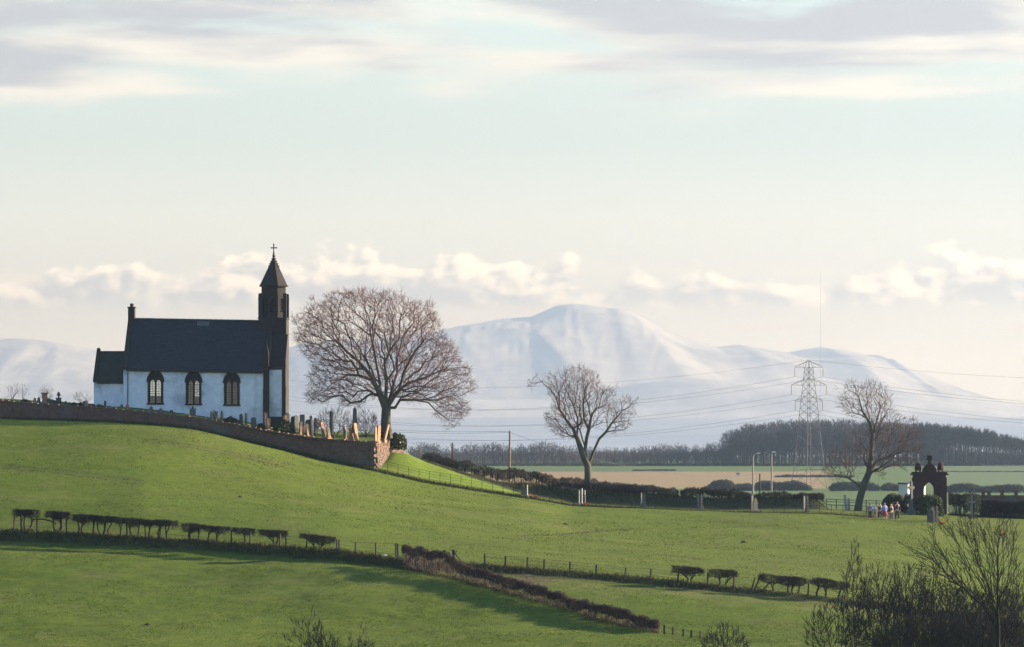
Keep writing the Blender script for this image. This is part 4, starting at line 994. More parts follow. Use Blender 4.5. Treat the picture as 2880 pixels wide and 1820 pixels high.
def bush(u, vb, v0, v1, hw, d, label, n, name='thorn_bush', mt='brush_twig', zf=None, r0=.006, seed=None, dep=1.6, group=None, spray=3, rt=.05, slen=.4, cat='bush'):
    rng = np.random.default_rng(seed or int(u*7+v0)); s = d/F; x = (u-CX)*s
    z = zf(x, d) if zf else gz(x, d); base = np.array((x, d, float(z)-.1))
    n_st = 5; seeds = []
    topz = ZC-(v0-HY)*s; botz = max(ZC-(v1-HY)*s, base[2]+.15)
    for k in range(n_st):
        a = rng.uniform(-1, 1); b = rng.uniform(-1, 1)*dep*.5
        q = base+np.array((a*hw*s*.15, b*.2, 0)) if k else base
        t1 = np.array((x+a*hw*s*.75, d+b, base[2]+(topz-base[2])*rng.uniform(.55, .85)))
        seeds.append([q if k == 0 else seeds[0][0], base+(t1-base)*.4+rng.normal(0, .08, 3), t1])
    a_ = rng.uniform(-1, 1, n); b_ = rng.uniform(-1, 1, n)*dep; X_ = x+a_*hw*s; rag = vnoise(X_*1.9+u, b_*1.3+d, 17)*.6+vnoise(X_*5+u, b_*4, 18)*.4
    tp_z = botz+(topz-botz)*(1-.45*np.abs(a_)**2.2)*np.clip(.42+.95*rag, .3, 1.08)
    T = np.stack([X_, d+b_, botz+(tp_z-botz)*rng.random(n)**.85], 1)
    pos, par, rad, cnt = grow(np.array(T[:n]), seeds, .5, spray, slen, r0, rt, 1.0, rng=rng, seg=.5)
    root = thing(name, label, cat, base, group=group); tk, cr_ = tree_mesh(pos-base, par, rad, cnt, .02)
    if tk.n: tk.build('stem', 'thorn', root, True)
    cr_.build('branches', mt, root); return root
for b_ in BR: bush(b_[0], b_[1], b_[2], b_[1]+30, b_[4], b_[5], b_[6], int(b_[7]*(3.6 if b_[0] > 2300 else 1.5)), group='brush in the foreground', rt=.075, r0=.0105, spray=4, slen=.45)
# bare bushes among the graves
bush(945, 1228, 1152, 1215, 55, 421, 'purplish bare bush behind the leaning slabs, left of the obelisk', 520, 'bare_bush', 'beech_twig', yard_z, .008, dep=1.5, slen=.45)
bush(1030, 1232, 1160, 1222, 32, 421, 'purplish bare bush between obelisk and big tree', 420, 'bare_bush', 'beech_twig', yard_z, .008, dep=1.4, slen=.45)
bush(880, 1215, 1180, 1210, 26, 424, 'low bare bush left of the dark column monument', 120, 'bare_bush', 'beech_twig', yard_z, .007, dep=1., slen=.35)
for u, v0, v1, hw, lb in ((48, 1076, 1118, 30, 'bare round tree top showing behind the churchyard wall at far left'), (130, 1092, 1122, 18, 'thin bare tree top behind the capped pillar tomb'), (232, 1104, 1130, 22, 'low bare tree top behind the wall left of the vestry')):
    d = 475; bush(u, 1300, v0, v1, hw, d, lb, 70, 'bare_tree_top', 'ash_twig', None, .007, dep=1.2, rt=.12, cat='tree')
# evergreen shrubs
def shrub(u, vtop, hw, d, label, zf=None, n=1500, mt='evergreen', dep=None, name='evergreen_shrub', leaf=.10, squash=1.0, vb=None, lumps=9, rough=.25, cat='shrub'):
    rng = np.random.default_rng(int(u*3+vtop)); s = d/F; x = (u-CX)*s; z = float(zf(x, d) if zf else gz(x, d))
    if vb: z = ZC-(vb-HY)*s
    h = max(ZC-(vtop-HY)*s-z, .25); w = hw*s; dep = dep or w
    root = thing(name, label, cat, (x, d, z-.05))
    m_ = MB(); p = rng.normal(size=(n, 3)); p /= np.linalg.norm(p, axis=1, keepdims=True); p[:, 2] = np.abs(p[:, 2])
    r_ = rng.uniform(.55, 1, n)**.5
    lum = np.ones(n); cen = rng.normal(size=(lumps, 3)); cen /= np.linalg.norm(cen, axis=1, keepdims=True); cen[:, 2] = np.abs(cen[:, 2])
    for c_ in cen: lum = np.maximum(lum, 1+rough*(np.clip((p@c_-.75)/.25, 0, 1)))
    lum /= (1+rough*.8)
    sq = np.abs(p)**(.75 if squash > 1 else 1); pz = np.sign(p)*sq
    C = pz*(r_*lum)[:, None]*np.array((w, dep, h*.98)); m_.leaves(C, leaf, rng)
    m_.build('foliage', mt, root)
    st = MB()
    for k in range(4): a = rng.uniform(-.5, .5, 2); st.tube([(0, 0, -.1), (a[0]*w*.6, a[1]*dep*.6, h*.4), (a[0]*w, a[1]*dep, h*.75)], [.05, .035, .015], 5)
    st.build('stem', 'thorn', root); return root
shrub(70, 1122, 14, 420, 'dark clipped mound at far left on the churchyard skyline', yard_z, 500)
shrub(208, 1130, 9, 420, 'small round dark shrub between urn and vestry', yard_z, 400)
shrub(227, 1131, 7, 421, 'small dark shrub just left of the sunlit slab by the vestry', yard_z, 350)
shrub(280, 1136, 13, 418, 'low dark shrub at the foot of the vestry wall', yard_z, 500)
shrub(650, 1170, 25, 417, 'dark spreading bush below the rightmost church window', yard_z, 900)
shrub(795, 1176, 38, 416, 'large dark evergreen bush at the foot of the tower', yard_z, 1600)
shrub(735, 1186, 12, 416, 'low dark bush left of the tower buttress', yard_z, 400)
shrub(1118, 1214, 30, 424, 'ivy mound spilling over the sunlit corner wall', None, 1800, 'ivy', 1.3, 'ivy_mound', .11, vb=1262, cat='ivy')
shrub(1084, 1205, 14, 421, 'dark ivy round the foot of the big tree', None, 700, 'ivy', .6, 'ivy_mound', .10, vb=1238, cat='ivy')
shrub(2514, 1386, 35, 424, 'broad dark clipped evergreen behind the group of people', None, 5200, leaf=.09, squash=1.5, rough=.12)
shrub(2611, 1386, 46, 419, 'large round dark evergreen in front of the stone gate', None, 7500, leaf=.09, squash=1.5, rough=.12)
shrub(2555, 1425, 12, 419, 'small low shrub left of the tall stone cross', None, 350)

# ------------------------------------------------------------------ hedges
def twigs(m_, C, length, r, rng, up=.4, flat=1.0):
    n = len(C); v = rng.normal(size=(n, 3)); v[:, 2] = v[:, 2]*flat+up; v /= np.linalg.norm(v, axis=1, keepdims=True)
    L = (length*rng.uniform(.5, 1.3, n))[:, None]; m_.bars(C-v*L*.5, C+v*L*.5, r, r*.5, 3)
def hawthorn(u0, u1, vtop, d_of, label, trunks, canopy=.5, n_per=430, vt2=None, group='gappy hawthorns along the field boundary', seed=1, dome=False):
    """flat clipped hawthorn on bare legs; trunks = list of (u at ground, lean)"""
    rng = np.random.default_rng(seed+int(u0)); um = (u0+u1)/2; d = d_of(um); s = d/F
    x0, x1 = (u0-CX)*s, (u1-CX)*s; xm = (x0+x1)/2; base = np.array((xm, d, gz(xm, d)-.1))
    zt = lambda x: ZC-(np.interp(x, [x0, x1], [vtop, vt2 or vtop])-HY)*s
    root = thing('hawthorn', label, 'hawthorn', base, group=group)
    tk = MB(); cr_ = MB(); cut = .014
    for ti, (tu, lean) in enumerate(trunks):
        tx = (tu-CX)*s; tb_ = np.array((tx, d+rng.uniform(-.15, .15), gz(tx, d)-.1)); reach = (x1-x0)/max(len(trunks), 1)
        hx = min(max(tx+lean, x0+.1), x1-.1); hz_ = zt(hx)-canopy
        mid = np.array((tx*.6+hx*.4+rng.uniform(-.22, .22), d, tb_[2]+(hz_-tb_[2])*.5))
        top = np.array((hx, d, hz_)); seeds = [[tb_, mid, top]]
        for k in range(3):
            ex = np.clip(hx+rng.uniform(-.6, .6)*reach, x0+.05, x1-.05); seeds.append([mid if k == 0 else top, np.array(((hx+ex)/2, d+rng.uniform(-.2, .2), hz_+canopy*.15)), np.array((ex, d+rng.uniform(-.35, .35), zt(ex)-canopy*.45))])
        n = int(n_per*max(reach, .8)/1.5); X = hx+rng.uniform(-.62, .62, n)*reach; X = np.clip(np.where(X < x0, 2*x0-X, np.where(X > x1, 2*x1-X, X)), x0, x1)
        a_ = np.clip((X-xm)/((x1-x0)/2), -1, 1); lump = .7+.6*vnoise(X*2.1, X*0+seed, 7); w_ = rng.random(n)
        if dome:
            hh2 = canopy*np.sqrt(np.clip(1-np.abs(a_)**2.0, .04, 1))*lump*(.8+.5*vnoise(X*5.3, X*0+seed, 9)); T = np.stack([X, d+rng.uniform(-.6, .6, n), np.array([zt(p_) for p_ in X])-canopy*.55+hh2*(w_-.45)], 1)
        else:
            T = np.stack([X, d+rng.uniform(-.55, .55, n), np.array([zt(p_) for p_ in X])-.10*np.abs(a_)**3-canopy*(.35+.65*np.clip(1-np.abs(a_)**3, 0, 1))*lump*w_**1.2], 1)
        pos, par, rad, cnt = grow(T, seeds, .3, 5, .32, .0052, .058+.03*rng.random(), .5, rng=rng, seg=.22, jit=.16)
        pos[:, 2] = np.minimum(pos[:, 2], np.interp(pos[:, 0], [x0, x1], [zt(x0), zt(x1)])-.04+.16*vnoise(pos[:, 0]*1.6, pos[:, 1]*2+seed, 8)+.12*rng.random(len(pos))**3)
        a, b = tree_mesh(pos-base, par, rad, cnt, cut)
        for src, dst in ((a, tk), (b, cr_)):
            dst.V += src.V; dst.L += [l+dst.n for l in src.L]; dst.C += src.C; dst.n += src.n
    tk.build('trunk', 'thorn', root, True); cr_.build('crown', 'thorn_twig', root); return root
HT = [(42, 118, 1434, 1437, [(62, -.1), (80, .25), (70, .0)], 'leftmost clipped hawthorn on the long field bank'),
      (116, 197, 1437, 1445, [(158, -.2), (170, .1), (164, .2)], 'second clipped hawthorn from the left, joined by a sideways branch'),
      (214, 262, 1449, 1451, [(220, .0), (233, .15)], 'two stemmed clipped hawthorn after the first gap from the left'),
      (258, 330, 1451, 1456, [(263, .0), (285, -.35), (290, .2), (305, .3)], 'widest clipped hawthorn with crowded stems in the long left run'),
      (328, 395, 1456, 1462, [(340, -.1), (372, -.3), (383, .15)], 'clipped hawthorn next right of the widest one'),
      (390, 432, 1462, 1465, [(408, .0), (417, .15)], 'rightmost hawthorn of the long left run'),
      (444, 498, 1464, 1468, [(449, .0), (470, .15)], 'lone clipped hawthorn left of the middle pair of gaps'),
      (512, 566, 1474, 1477, [(533, .0), (553, .15)], 'broad low hawthorn with two straight legs'),
      (573, 638, 1479, 1484, [(588, .0), (608, .3)], 'hawthorn with one sideways arm right of the two legged one'),
      (664, 706, 1486, 1488, [(686, .0)], 'small single stemmed hawthorn on the bank'),
      (727, 797, 1490, 1495, [(766, -.3), (772, .3)], 'wide flat hawthorn with twin twisting trunks'),
      (853, 940, 1502, 1514, [(882, -.1), (900, .2)], 'last hawthorn before the fence corner, sloping right'),
      (1882, 1972, 1591, 1598, [(1930, -.2), (1944, .3)], 'flat umbrella shaped hawthorn right of the plain wire fence'),
      (1992, 2066, 1602, 1606, [(2020, .0), (2040, .4)], 'second umbrella shaped hawthorn, with a crooked leg'),
      (2141, 2200, 1615, 1624, [(2180, -.3)], 'small one legged hawthorn beside the toppled posts'),
      (2186, 2264, 1622, 1628, [(2220, -.1), (2228, .1), (2242, .2)], 'three legged hawthorn touching the small one legged one'),
      (2281, 2380, 1625, 1640, [(2300, .1), (2320, .1), (2355, .2)], 'hawthorn merging into the corner thicket')]
for i, (a, b, v0, v1, tr_, lb) in enumerate(HT):
    hawthorn(a-(6 if a < 1500 else 2), b+(6 if a < 1500 else 2), v0, lambda u: float(dline(u))+.1, lb, tr_, .52 if a < 1500 else .56, 600 if a < 1500 else 520, v1, seed=i, dome=a > 1500)
hb = thing('sideways_branch', 'thick branch laid sideways between the two leftmost hawthorns', 'branch', at(120, 1500))
p0 = np.array(hb.location); d_ = p0[1]
MB().tube([P(90, 1462, d_)-p0, P(115, 1460, d_)-p0, P(140, 1464, d_)-p0, P(158, 1475, d_)-p0], [.05, .05, .06, .06], 6).build('branch', 'thorn', hb)

def run_hedge(name, label, TOP, BASE, dist, canopy, depth, n, n_st, mt, leg, seed, lean=.12, rstem=.028, grp=None, twl=.28, low=3):
    """one clipped hedge: many bare stems under a dense twig canopy. TOP/BASE = (u, v) of its top and foot"""
    rng = np.random.default_rng(seed); TU, TV = np.array(TOP).T; BU, BV = np.array(BASE).T
    us = np.linspace(TU[0], TU[-1], 200); L = sum(np.hypot(np.diff((us-CX)*[dist(u) for u in us]/F), np.diff([dist(u) for u in us])))
    b0 = P(us[100], np.interp(us[100], BU, BV), dist(us[100])); root = thing(name, label, 'hedge', b0, group=grp)
    uu_ = rng.uniform(TU[0], TU[-1], n); dd_ = np.interp(uu_, us, [dist(u) for u in us])
    top = ZC-(np.interp(uu_, TU, TV)-HY)*dd_/F; cx_ = (uu_-CX)*dd_/F
    cj = canopy*(.7+.6*vnoise(cx_*1.3+50, cx_*0+seed, seed))
    C = np.stack([cx_, dd_+rng.uniform(-depth, depth, n)*(.6+.4*rng.random(n)), top+(vnoise(cx_*1.7, cx_*0+3., seed+1)-.5)*.30+(vnoise(cx_*6, dd_*3., seed+2)-.5)*.22-cj*rng.random(n)**1.1], 1)
    m_ = MB(); twigs(m_, C-b0, twl, .0105, rng, .5); n2 = n//low; L2 = C[:n2].copy(); L2[:, 2] = np.maximum(C[:n2, 2]-cj[:n2]*(.8+1.1*rng.random(n2)), ground_z(L2[:, 0], L2[:, 1])); twigs(m_, L2-b0, twl, .0095, rng, 1.2)
    m_.build('canopy', mt, root)
    st = MB(); su = np.sort(rng.uniform(TU[0], TU[-1], n_st)); sdd = np.interp(su, us, [dist(u) for u in us]); x = (su-CX)*sdd/F
    tz = ZC-(np.interp(su, TU, TV)-HY)*sdd/F-canopy*.5; y = sdd+rng.uniform(-depth*.6, depth*.6, n_st)
    gzv = ground_z(x, y)-.1; A = np.stack([x, y, gzv], 1); B = np.stack([x+rng.normal(0, lean, n_st), y+rng.normal(0, lean, n_st), np.maximum(tz, gzv+.3)], 1)
    Md = (A+B)/2+rng.normal(0, .05, A.shape); r_ = rstem*rng.uniform(.5, 1.3, n_st)
    st.bars(A-b0, Md-b0, r_, r_*.85, 5); st.bars(Md-b0, B-b0, r_*.85, r_*.6, 5)
    tag(st.build('stems', leg, root), kind='stuff'); return root
dd = lambda u: float(np.interp(u, [1130, 1300, 1552, 1855], [333.2, 324.5, 313.5, 301.5]))
run_hedge('field_hedge', 'long clipped hedge running down the slope to the bottom edge', [(1131, 1534), (1180, 1541), (1250, 1556), (1320, 1590), (1420, 1622), (1552, 1662), (1660, 1694), (1760, 1718), (1852, 1744)],
          [(1131, 1584), (1320, 1640), (1552, 1712), (1855, 1787)], dd, .66, .6, 25000, 420, 'hedge_twig', 'stem', 71, rstem=.032, low=3)
hd2 = lambda u: float(np.interp(u, [1190, 1450, 1600, 2320], [434, 431, 428, 428]))
run_hedge('cemetery_hedge', 'long dark hedge stepping down behind the bright green bank', [(1188, 1284), (1200, 1279), (1232, 1278), (1255, 1290), (1290, 1294), (1320, 1298), (1340, 1309), (1400, 1318), (1480, 1324), (1520, 1326), (1560, 1342), (1650, 1350), (1750, 1362), (1850, 1371), (1896, 1372), (1908, 1384)],
          [(1188, 1320), (1500, 1380), (1900, 1405)], hd2, .90, .8, 19000, 150, 'thorn_twig', 'thorn', 72, rstem=.05, twl=.34)
run_hedge('cemetery_hedge', 'shorter dark hedge between the hedge gap and the leaning tree', [(1914, 1378), (1935, 1373), (1990, 1374), (2060, 1378), (2110, 1386), (2150, 1389), (2175, 1384), (2205, 1384), (2245, 1391), (2290, 1389), (2318, 1392)],
          [(1914, 1438), (2320, 1436)], hd2, .75, .8, 10500, 80, 'thorn_twig', 'thorn', 73, rstem=.05, twl=.34)
run_hedge('cemetery_hedge', 'dark hedge on the right of the stone gate', [(2668, 1390), (2700, 1388), (2752, 1391), (2764, 1404), (2800, 1406), (2880, 1408), (2960, 1410)], [(2668, 1440), (2960, 1456)], lambda u: 424., 1.5, .6, 13000, 50, 'thorn_twig', 'thorn', 74, rstem=.04, twl=.34)

# ------------------------------------------------------------------ fences
pm = MB().hexa([(-.055, -.055, -.4), (.055, -.055, -.4), (.055, .055, -.4), (-.055, .055, -.4)], [(-.05, -.05, .985), (.05, -.05, .985), (.05, .05, .97), (-.05, .05, .97)]).mesh('post', 'post')
def wire_fence(name, label, posts, d_of, wires=(.35, .7, .98), top=None):
    """posts = (u, v of the post's top, tilt)"""
    p = []
    for u, vt, tl in posts:
        d = d_of(u); x = (u-CX)*d/F; p.append((np.array((x, d, gz(x, d))), (ZC-(vt-HY)*d/F), tl))
    root = thing(name, label, 'fence', p[0][0]); o = p[0][0]
    for q, zt, tl in p:
        k = link('post', pm, root, q-o, random.uniform(0, 1), (1, 1, max(zt-q[2], .45))); k.rotation_euler[1] = R(tl)
    for h_ in wires:
        MB().tube([q-o+np.array((0, -.06, h_*(zt-q[2]))) for q, zt, tl in p], .011, 3).build('wire', 'wire', root)
    return root
dl = lambda u: float(dline(u))-.25
wire_fence('wire_fence', 'wire fence threading through the hawthorns on the left bank', [(u, v, random.uniform(-3, 3)) for u, v in ((40, 1450), (104, 1454), (187, 1459), (263, 1462), (357, 1466), (449, 1470), (533, 1480), (560, 1482), (610, 1486), (651, 1489), (704, 1496), (787, 1499), (804, 1506), (862, 1516))], dl)
wire_fence('wire_fence', 'stout post fence between the last hawthorn and the hedge corner', [(948, 1516, 0), (954, 1517, 0), (1000, 1523, 0), (1057, 1526, 0), (1113, 1526, 1), (1118, 1528, 0)], dl, (.3, .6, .95))
wire_fence('wire_fence', 'plain wire fence of thin dark posts across the middle of the fields', [(u, v, t_) for u, v, t_ in ((1363, 1556, 0), (1420, 1563, 4), (1483, 1566, 1), (1530, 1573, 1), (1602, 1579, 2), (1676, 1587, 2), (1758, 1596, 7), (1829, 1599, 5), (1906, 1612, 4), (1990, 1610, 3), (2063, 1620, 3), (2272, 1640, 3), (2440, 1672, 0), (2560, 1690, 0))], dl, (.4, .75, .97))
# toppled posts in the gap
for u, v0, tl, lb in ((2124, 1632, 16, 'steeply tilted fence post in the gap, left of three'), (2131, 1634, 24, 'tilted fence post in the gap, middle of three'), (2151, 1640, 42, 'nearly fallen fence post in the gap, right of three')):
    d = dl(u); x = (u-12-CX)*d/F; t_ = thing('tilted_post', lb, 'post', (x, d, gz(x, d)), group='toppled posts in the fence gap'); k = link('post', pm, t_, (0, 0, 0), 0, (1, 1, 1.15)); k.rotation_euler[1] = R(tl)
# strainer post with its strut
d = float(dline(1275))-1.2; x = (1275-CX)*d/F; sz = ZC-(1546-HY)*d/F
t_ = thing('strainer_post', 'strainer post with a slanting strut beside the long hedge', 'post', (x, d, gz(x, d)))
hh_ = sz-gz(x, d); MB().box(-.09, .09, -.09, .09, -.4, hh_).build('post', 'post', t_); MB().tube([(.09, 0, hh_*.85), (1.15, -.15, -.1)], .055, 6).build('strut', 'post', t_)
MB().box(.091, .35, -.07, .07, hh_-.2, hh_-.12).build('rail_end', 'pole', t_)
db = lambda u: float(np.interp(u, [1850, 2100], [301.5, 296]))
wire_fence('rail_fence', 'short rail fence at the bottom edge beyond the hedge end', [(1868, 1757, 0), (1893, 1763, 0), (1921, 1768, 1), (1944, 1772, 0), (1970, 1775, 0), (1998, 1780, 0), (2030, 1786, 0)], db, (.3, .85))
# estate railing below the churchyard and along the cemetery
fu = np.concatenate([[1066], np.arange(1090, 1480, 29.5), np.arange(1480, 2500, 33)]); fdist = 411.0
fo = P(1066, 1320, fdist); fo[2] = gz(fo[0], fdist)
rail = thing('estate_railing', 'thin iron railing along the foot of the green bank and cemetery', 'railing', fo)
im = MB().box(-.02, .02, -.02, .02, -.3, 1.08).mesh('post', 'iron'); fp3 = []
for u in fu:
    x = (u-CX)*fdist/F; z = gz(x, fdist); fp3.append(np.array((x, fdist, z))-fo); link('post', im, rail, fp3[-1])
for h_ in (.28, .55, .8, 1.05): MB().tube([p+np.array((0, 0, h_)) for p in fp3], .011 if h_ < .7 else .016, 3).build('rail', 'iron', rail)

shrub(2553, 1386, 13, 423, 'tall narrow evergreen left of the gateway before the white building', None, 1800, leaf=.09, squash=1.5, rough=.12)

# ------------------------------------------------------------------ cemetery
CZ = lambda x, d: ground_z(np.array([x]), np.array([d]))[0]
MN = [(1473, 1362, 421, 'obelisk', 20, 'grave_grey', 'dim grey obelisk behind the white leaning stone', 1473), (1482, 1364, 418, 'square', 76, 'grave_white', 'white edge on stone, first from the left below the dark hedge', 1482),
      (1628, 1378, 419, 'square', 74, 'grave_grey', 'grey edge on stone left of the second white stone', 1628), (1636, 1374, 417, 'square', 76, 'grave_white', 'white edge on stone, second from the left below the dark hedge', 1636), (1644, 1378, 420, 'square', 74, 'grave_grey', 'grey edge on stone right of the second white stone', 1644),
      (1803, 1386, 419, 'square', 76, 'grave_dark', 'dark edge on stone beside the third pale stone', 1803), (1811, 1384, 417, 'obelisk', 40, 'grave_grey', 'slender grey obelisk below the middle of the dark hedge', 1811),
      (1963, 1390, 419, 'square', 76, 'grave_grey', 'grey edge on stone below the hedge gap, left of two', 1963), (1972, 1388, 416, 'obelisk', 35, 'grave_grey', 'pale tapering obelisk below the hedge gap', 1972),
      (2115, 1392, 416, 'square', 55, 'grave_dark', 'dark headstone at the foot of the lamp post', 2115), (2124, 1400, 414, 'shoulder', 40, 'grave_dark', 'dark shouldered headstone right of the lamp post foot', 2124),
      (2261, 1395, 417, 'square', 60, 'grave_dark', 'dark stone left of two near the right end of the hedge', 2261), (2270, 1392, 416, 'obelisk', 30, 'grave_dark', 'dark obelisk near the right end of the hedge', 2270),
      (2700, 1400, 424, 'cross', 50, 'grave_grey', 'dim grey cross half turned before the right hand hedge', 2700), (2733, 1394, 420, 'cross', 12, 'grave_white', 'pale cross before the right hand hedge', 2733),
      (2622, 1424, 409, 'shoulder', 30, 'grave_dark', 'dark headstone left of two at the field edge by red flowers', 2622), (2634, 1420, 410, 'obelisk', 30, 'grave_dark', 'dark obelisk right of two at the field edge by red flowers', 2634), (2616, 1434, 408.5, 'round', 20, 'grave_dark', 'low round headstone at the field edge left of the obelisk', 2616)]
for u, vt, d, k, r, mt, lb, _ in MN:
    q_ = gravestone(u, vt, d, k, r, 0, mt, lb, zf=CZ, w=.36 if r > 50 else .6, cat='monument' if k in ('obelisk', 'cross') else 'gravestone')
    if k == 'obelisk': q_.scale = (.62, .62, 1)
def flowers(u, d, label, mt, n=45, r=.13):
    rng = np.random.default_rng(int(u)); x = (u-CX)*d/F; t_ = thing('flowers', label, 'flowers', (x, d, gz(x, d)))
    p = rng.normal(size=(n, 3))*np.array((r, r*.7, r*.5)); p[:, 2] = np.abs(p[:, 2])+.12
    MB().leaves(p, .06, rng).build('petals', mt, t_); q = p*np.array((.9, .9, .5)); MB().leaves(q, .06, rng).build('leaves', 'evergreen', t_)
flowers(1493, 417, 'orange red flowers left at the foot of the first white stone', 'red'); flowers(1507, 417, 'orange red flowers right of the first white stone', 'red')
flowers(1651, 416.5, 'red flowers at the foot of the second white stone', 'red'); flowers(2650, 408, 'bright red flowers beside the dark obelisk at the field edge', 'red', 70, .17)
flowers(2815, 405, 'red and yellow flowers at far right seen through the branches', 'yellow', 50, .13); flowers(2822, 404.5, 'red flowers at far right seen through the branches', 'red', 50, .15)
M['cross_stone'] = mat('cross_stone', (.10, .105, .10), (.07, .075, .07), 3, .9)
# tall celtic cross
d = 418; x = (2563-CX)*d/F; z0 = gz(x, d); t_ = thing('celtic_cross', 'tall grey ringed cross on a stepped base left of the gate', 'cross', (x, d, z0), R(48))
H_ = ZC-(1354-HY)*d/F-z0
MB().box(-.5, .5, -.4, .4, -.2, .25).box(-.38, .38, -.3, .3, .25, .5).hexa([(-.28, -.22, .5), (.28, -.22, .5), (.28, .22, .5), (-.28, .22, .5)], [(-.22, -.16, .95), (.22, -.16, .95), (.22, .16, .95), (-.22, .16, .95)]).build('base', 'cross_stone', t_)
MB().hexa([(-.17, -.1, .95), (.17, -.1, .95), (.17, .1, .95), (-.17, .1, .95)], [(-.11, -.08, H_), (.11, -.08, H_), (.11, .08, H_), (-.11, .08, H_)]).box(-.46, -.13, -.075, .075, H_-.72, H_-.5).box(.13, .46, -.075, .075, H_-.72, H_-.5).build('shaft', 'cross_stone', t_)
rg = MB(); a = np.linspace(0, 2*math.pi, 25); rg.tube(np.stack([.33*np.cos(a), 0*a, H_-.61+.33*np.sin(a)], 1), .055, 6); rg.build('ring', 'cross_stone', t_)
# red sandstone gateway
d = 428; s = d/F; x = (2613-CX)*s; z0 = gz(x, d); gate = thing('stone_gateway', 'dark red sandstone arched gateway with urns and a central finial', 'gateway', (x, d, z0))
zz_ = lambda v: ZC-(v-HY)*s-z0
M['gate_stone'] = mat('red_gate_stone', (.075, .034, .033), (.05, .028, .028), 2.2, .95, .02, 7)
def pxx(u): return (u-2613)*s
gw = MB(); cor = zz_(1336)
pierced(gw, pxx(2568), pxx(2659), -.3, cor, -.55, .55, [(pxx(2612), 30*s, -.3, zz_(1378), zz_(1356))]); gw.build('arch', 'gate_stone', gate)
for u0, u1 in ((2566, 2584), (2642, 2661)): MB().box(pxx(u0), pxx(u1), -.64, .64, -.3, cor-.25).build('pier', 'gate_stone', gate)
ad = MB(); ring_band(31*s, 40*s, zz_(1378), zz_(1355.6), zz_(1350), -.60, -.54, pxx(2612), ad); ad.build('archivolt', 'gate_stone', gate)
MB().box(pxx(2561), pxx(2666), -.78, .78, cor, cor+.14).box(pxx(2565), pxx(2662), -.68, .68, cor+.14, zz_(1327)).build('cornice', 'gate_stone', gate)
cg = MB(); zc = zz_(1327)
cg.prism([(pxx(2594), zc), (pxx(2634), zc), (pxx(2632), zz_(1318)), (pxx(2626), zz_(1310)), (pxx(2620), zz_(1304)), (pxx(2608), zz_(1304)), (pxx(2602), zz_(1310)), (pxx(2596), zz_(1318))], -.5, .5); cg.build('gable', 'gate_stone', gate)
MB().box(pxx(2609.5), pxx(2618.5), -.16, .16, zz_(1304), zz_(1294)).box(pxx(2604), pxx(2623), -.2, .2, zz_(1294), zz_(1290)).box(pxx(2607), pxx(2621), -.17, .17, zz_(1290), zz_(1281)).build('finial', 'gate_stone', gate)
for uc in (2582, 2645):
    u_ = MB(); xb = pxx(uc)
    for sx in (-1, 1):
        for sy in (-1, 1): u_.lathe([(.06, 0), (.07, .08), (.05, .14)], (xb+sx*.2, sy*.2, zc), 6)
    u_.lathe([(.30, .13), (.34, .2), (.33, .5), (.28, .66), (.25, .84), (.12, .92), (.05, .95)], (xb, 0, zc), 10); u_.build('urn', 'gate_stone', gate)
# white building behind the gate
d = 485; x = (2578-CX)*d/F; z0 = gz(x, d); hs = thing('small_house', 'small sunlit white building partly hidden behind the gateway', 'building', (x, d, z0), R(60))
tp_ = ZC-(1361-HY)*d/F-z0
MB().box(-2.4, 2.4, 0, 1.1, -.4, tp_).build('wall', 'white', hs)
MB().hexa([(-2.5, -.12, tp_), (2.5, -.12, tp_), (2.5, 1.22, tp_), (-2.5, 1.22, tp_)], [(-2.5, -.12, tp_+.1), (2.5, -.12, tp_+.1), (2.5, 1.22, tp_+.18), (-2.5, 1.22, tp_+.18)]).build('roof', 'slate', hs)
dr = MB().box(-1.5, -.6, -.04, -.005, -.2, 2.0).build('door', 'slate', hs); w_ = MB().box(.3, 1.3, -.05, -.005, 1.0, 2.2).build('window', 'lead', hs)
# low wall with piers at the right edge
d = 426; s = d/F; x = (2760-CX)*s; z0 = gz(x, d); cw = thing('cemetery_wall', 'low reddish cemetery wall with short piers at the right edge', 'wall', (x, d, z0))
xr = (2960-CX)*s-x; zt_ = ZC-(1396-HY)*s-z0
cwm = MB().box(0, xr, 0, .4, -.6, zt_); cwm.build('wall', 'wall_stone', cw); MB().box(-.05, xr, -.06, .46, zt_, zt_+.1).build('coping', 'wall_stone', cw)
for u in (2766, 2782, 2819, 2858): xx = (u-CX)*s-x; MB().box(xx-.16, xx+.16, -.02, .42, zt_+.1, zt_+.55).box(xx-.2, xx+.2, -.06, .46, zt_+.55, zt_+.65).build('pier', 'wall_stone', cw)
# paling fence between hedge and tree
d = 431; s = d/F; t_ = thing('paling_fence', 'low dark rail fence between hedge end and leaning tree', 'fence', ((2322-CX)*s, d, gz((2322-CX)*s, d)))
o = np.array(t_.location); q = []
for u in np.arange(2324, 2560, 28): xx = (u-CX)*s; q.append(np.array((xx, d, gz(xx, d)))-o); link('post', pm, t_, q[-1], 0, (.8, .8, 1.05))
for h_ in (.4, .75, .98): MB().tube([p+np.array((0, -.05, h_)) for p in q], .03, 4).build('rail', 'post', t_)

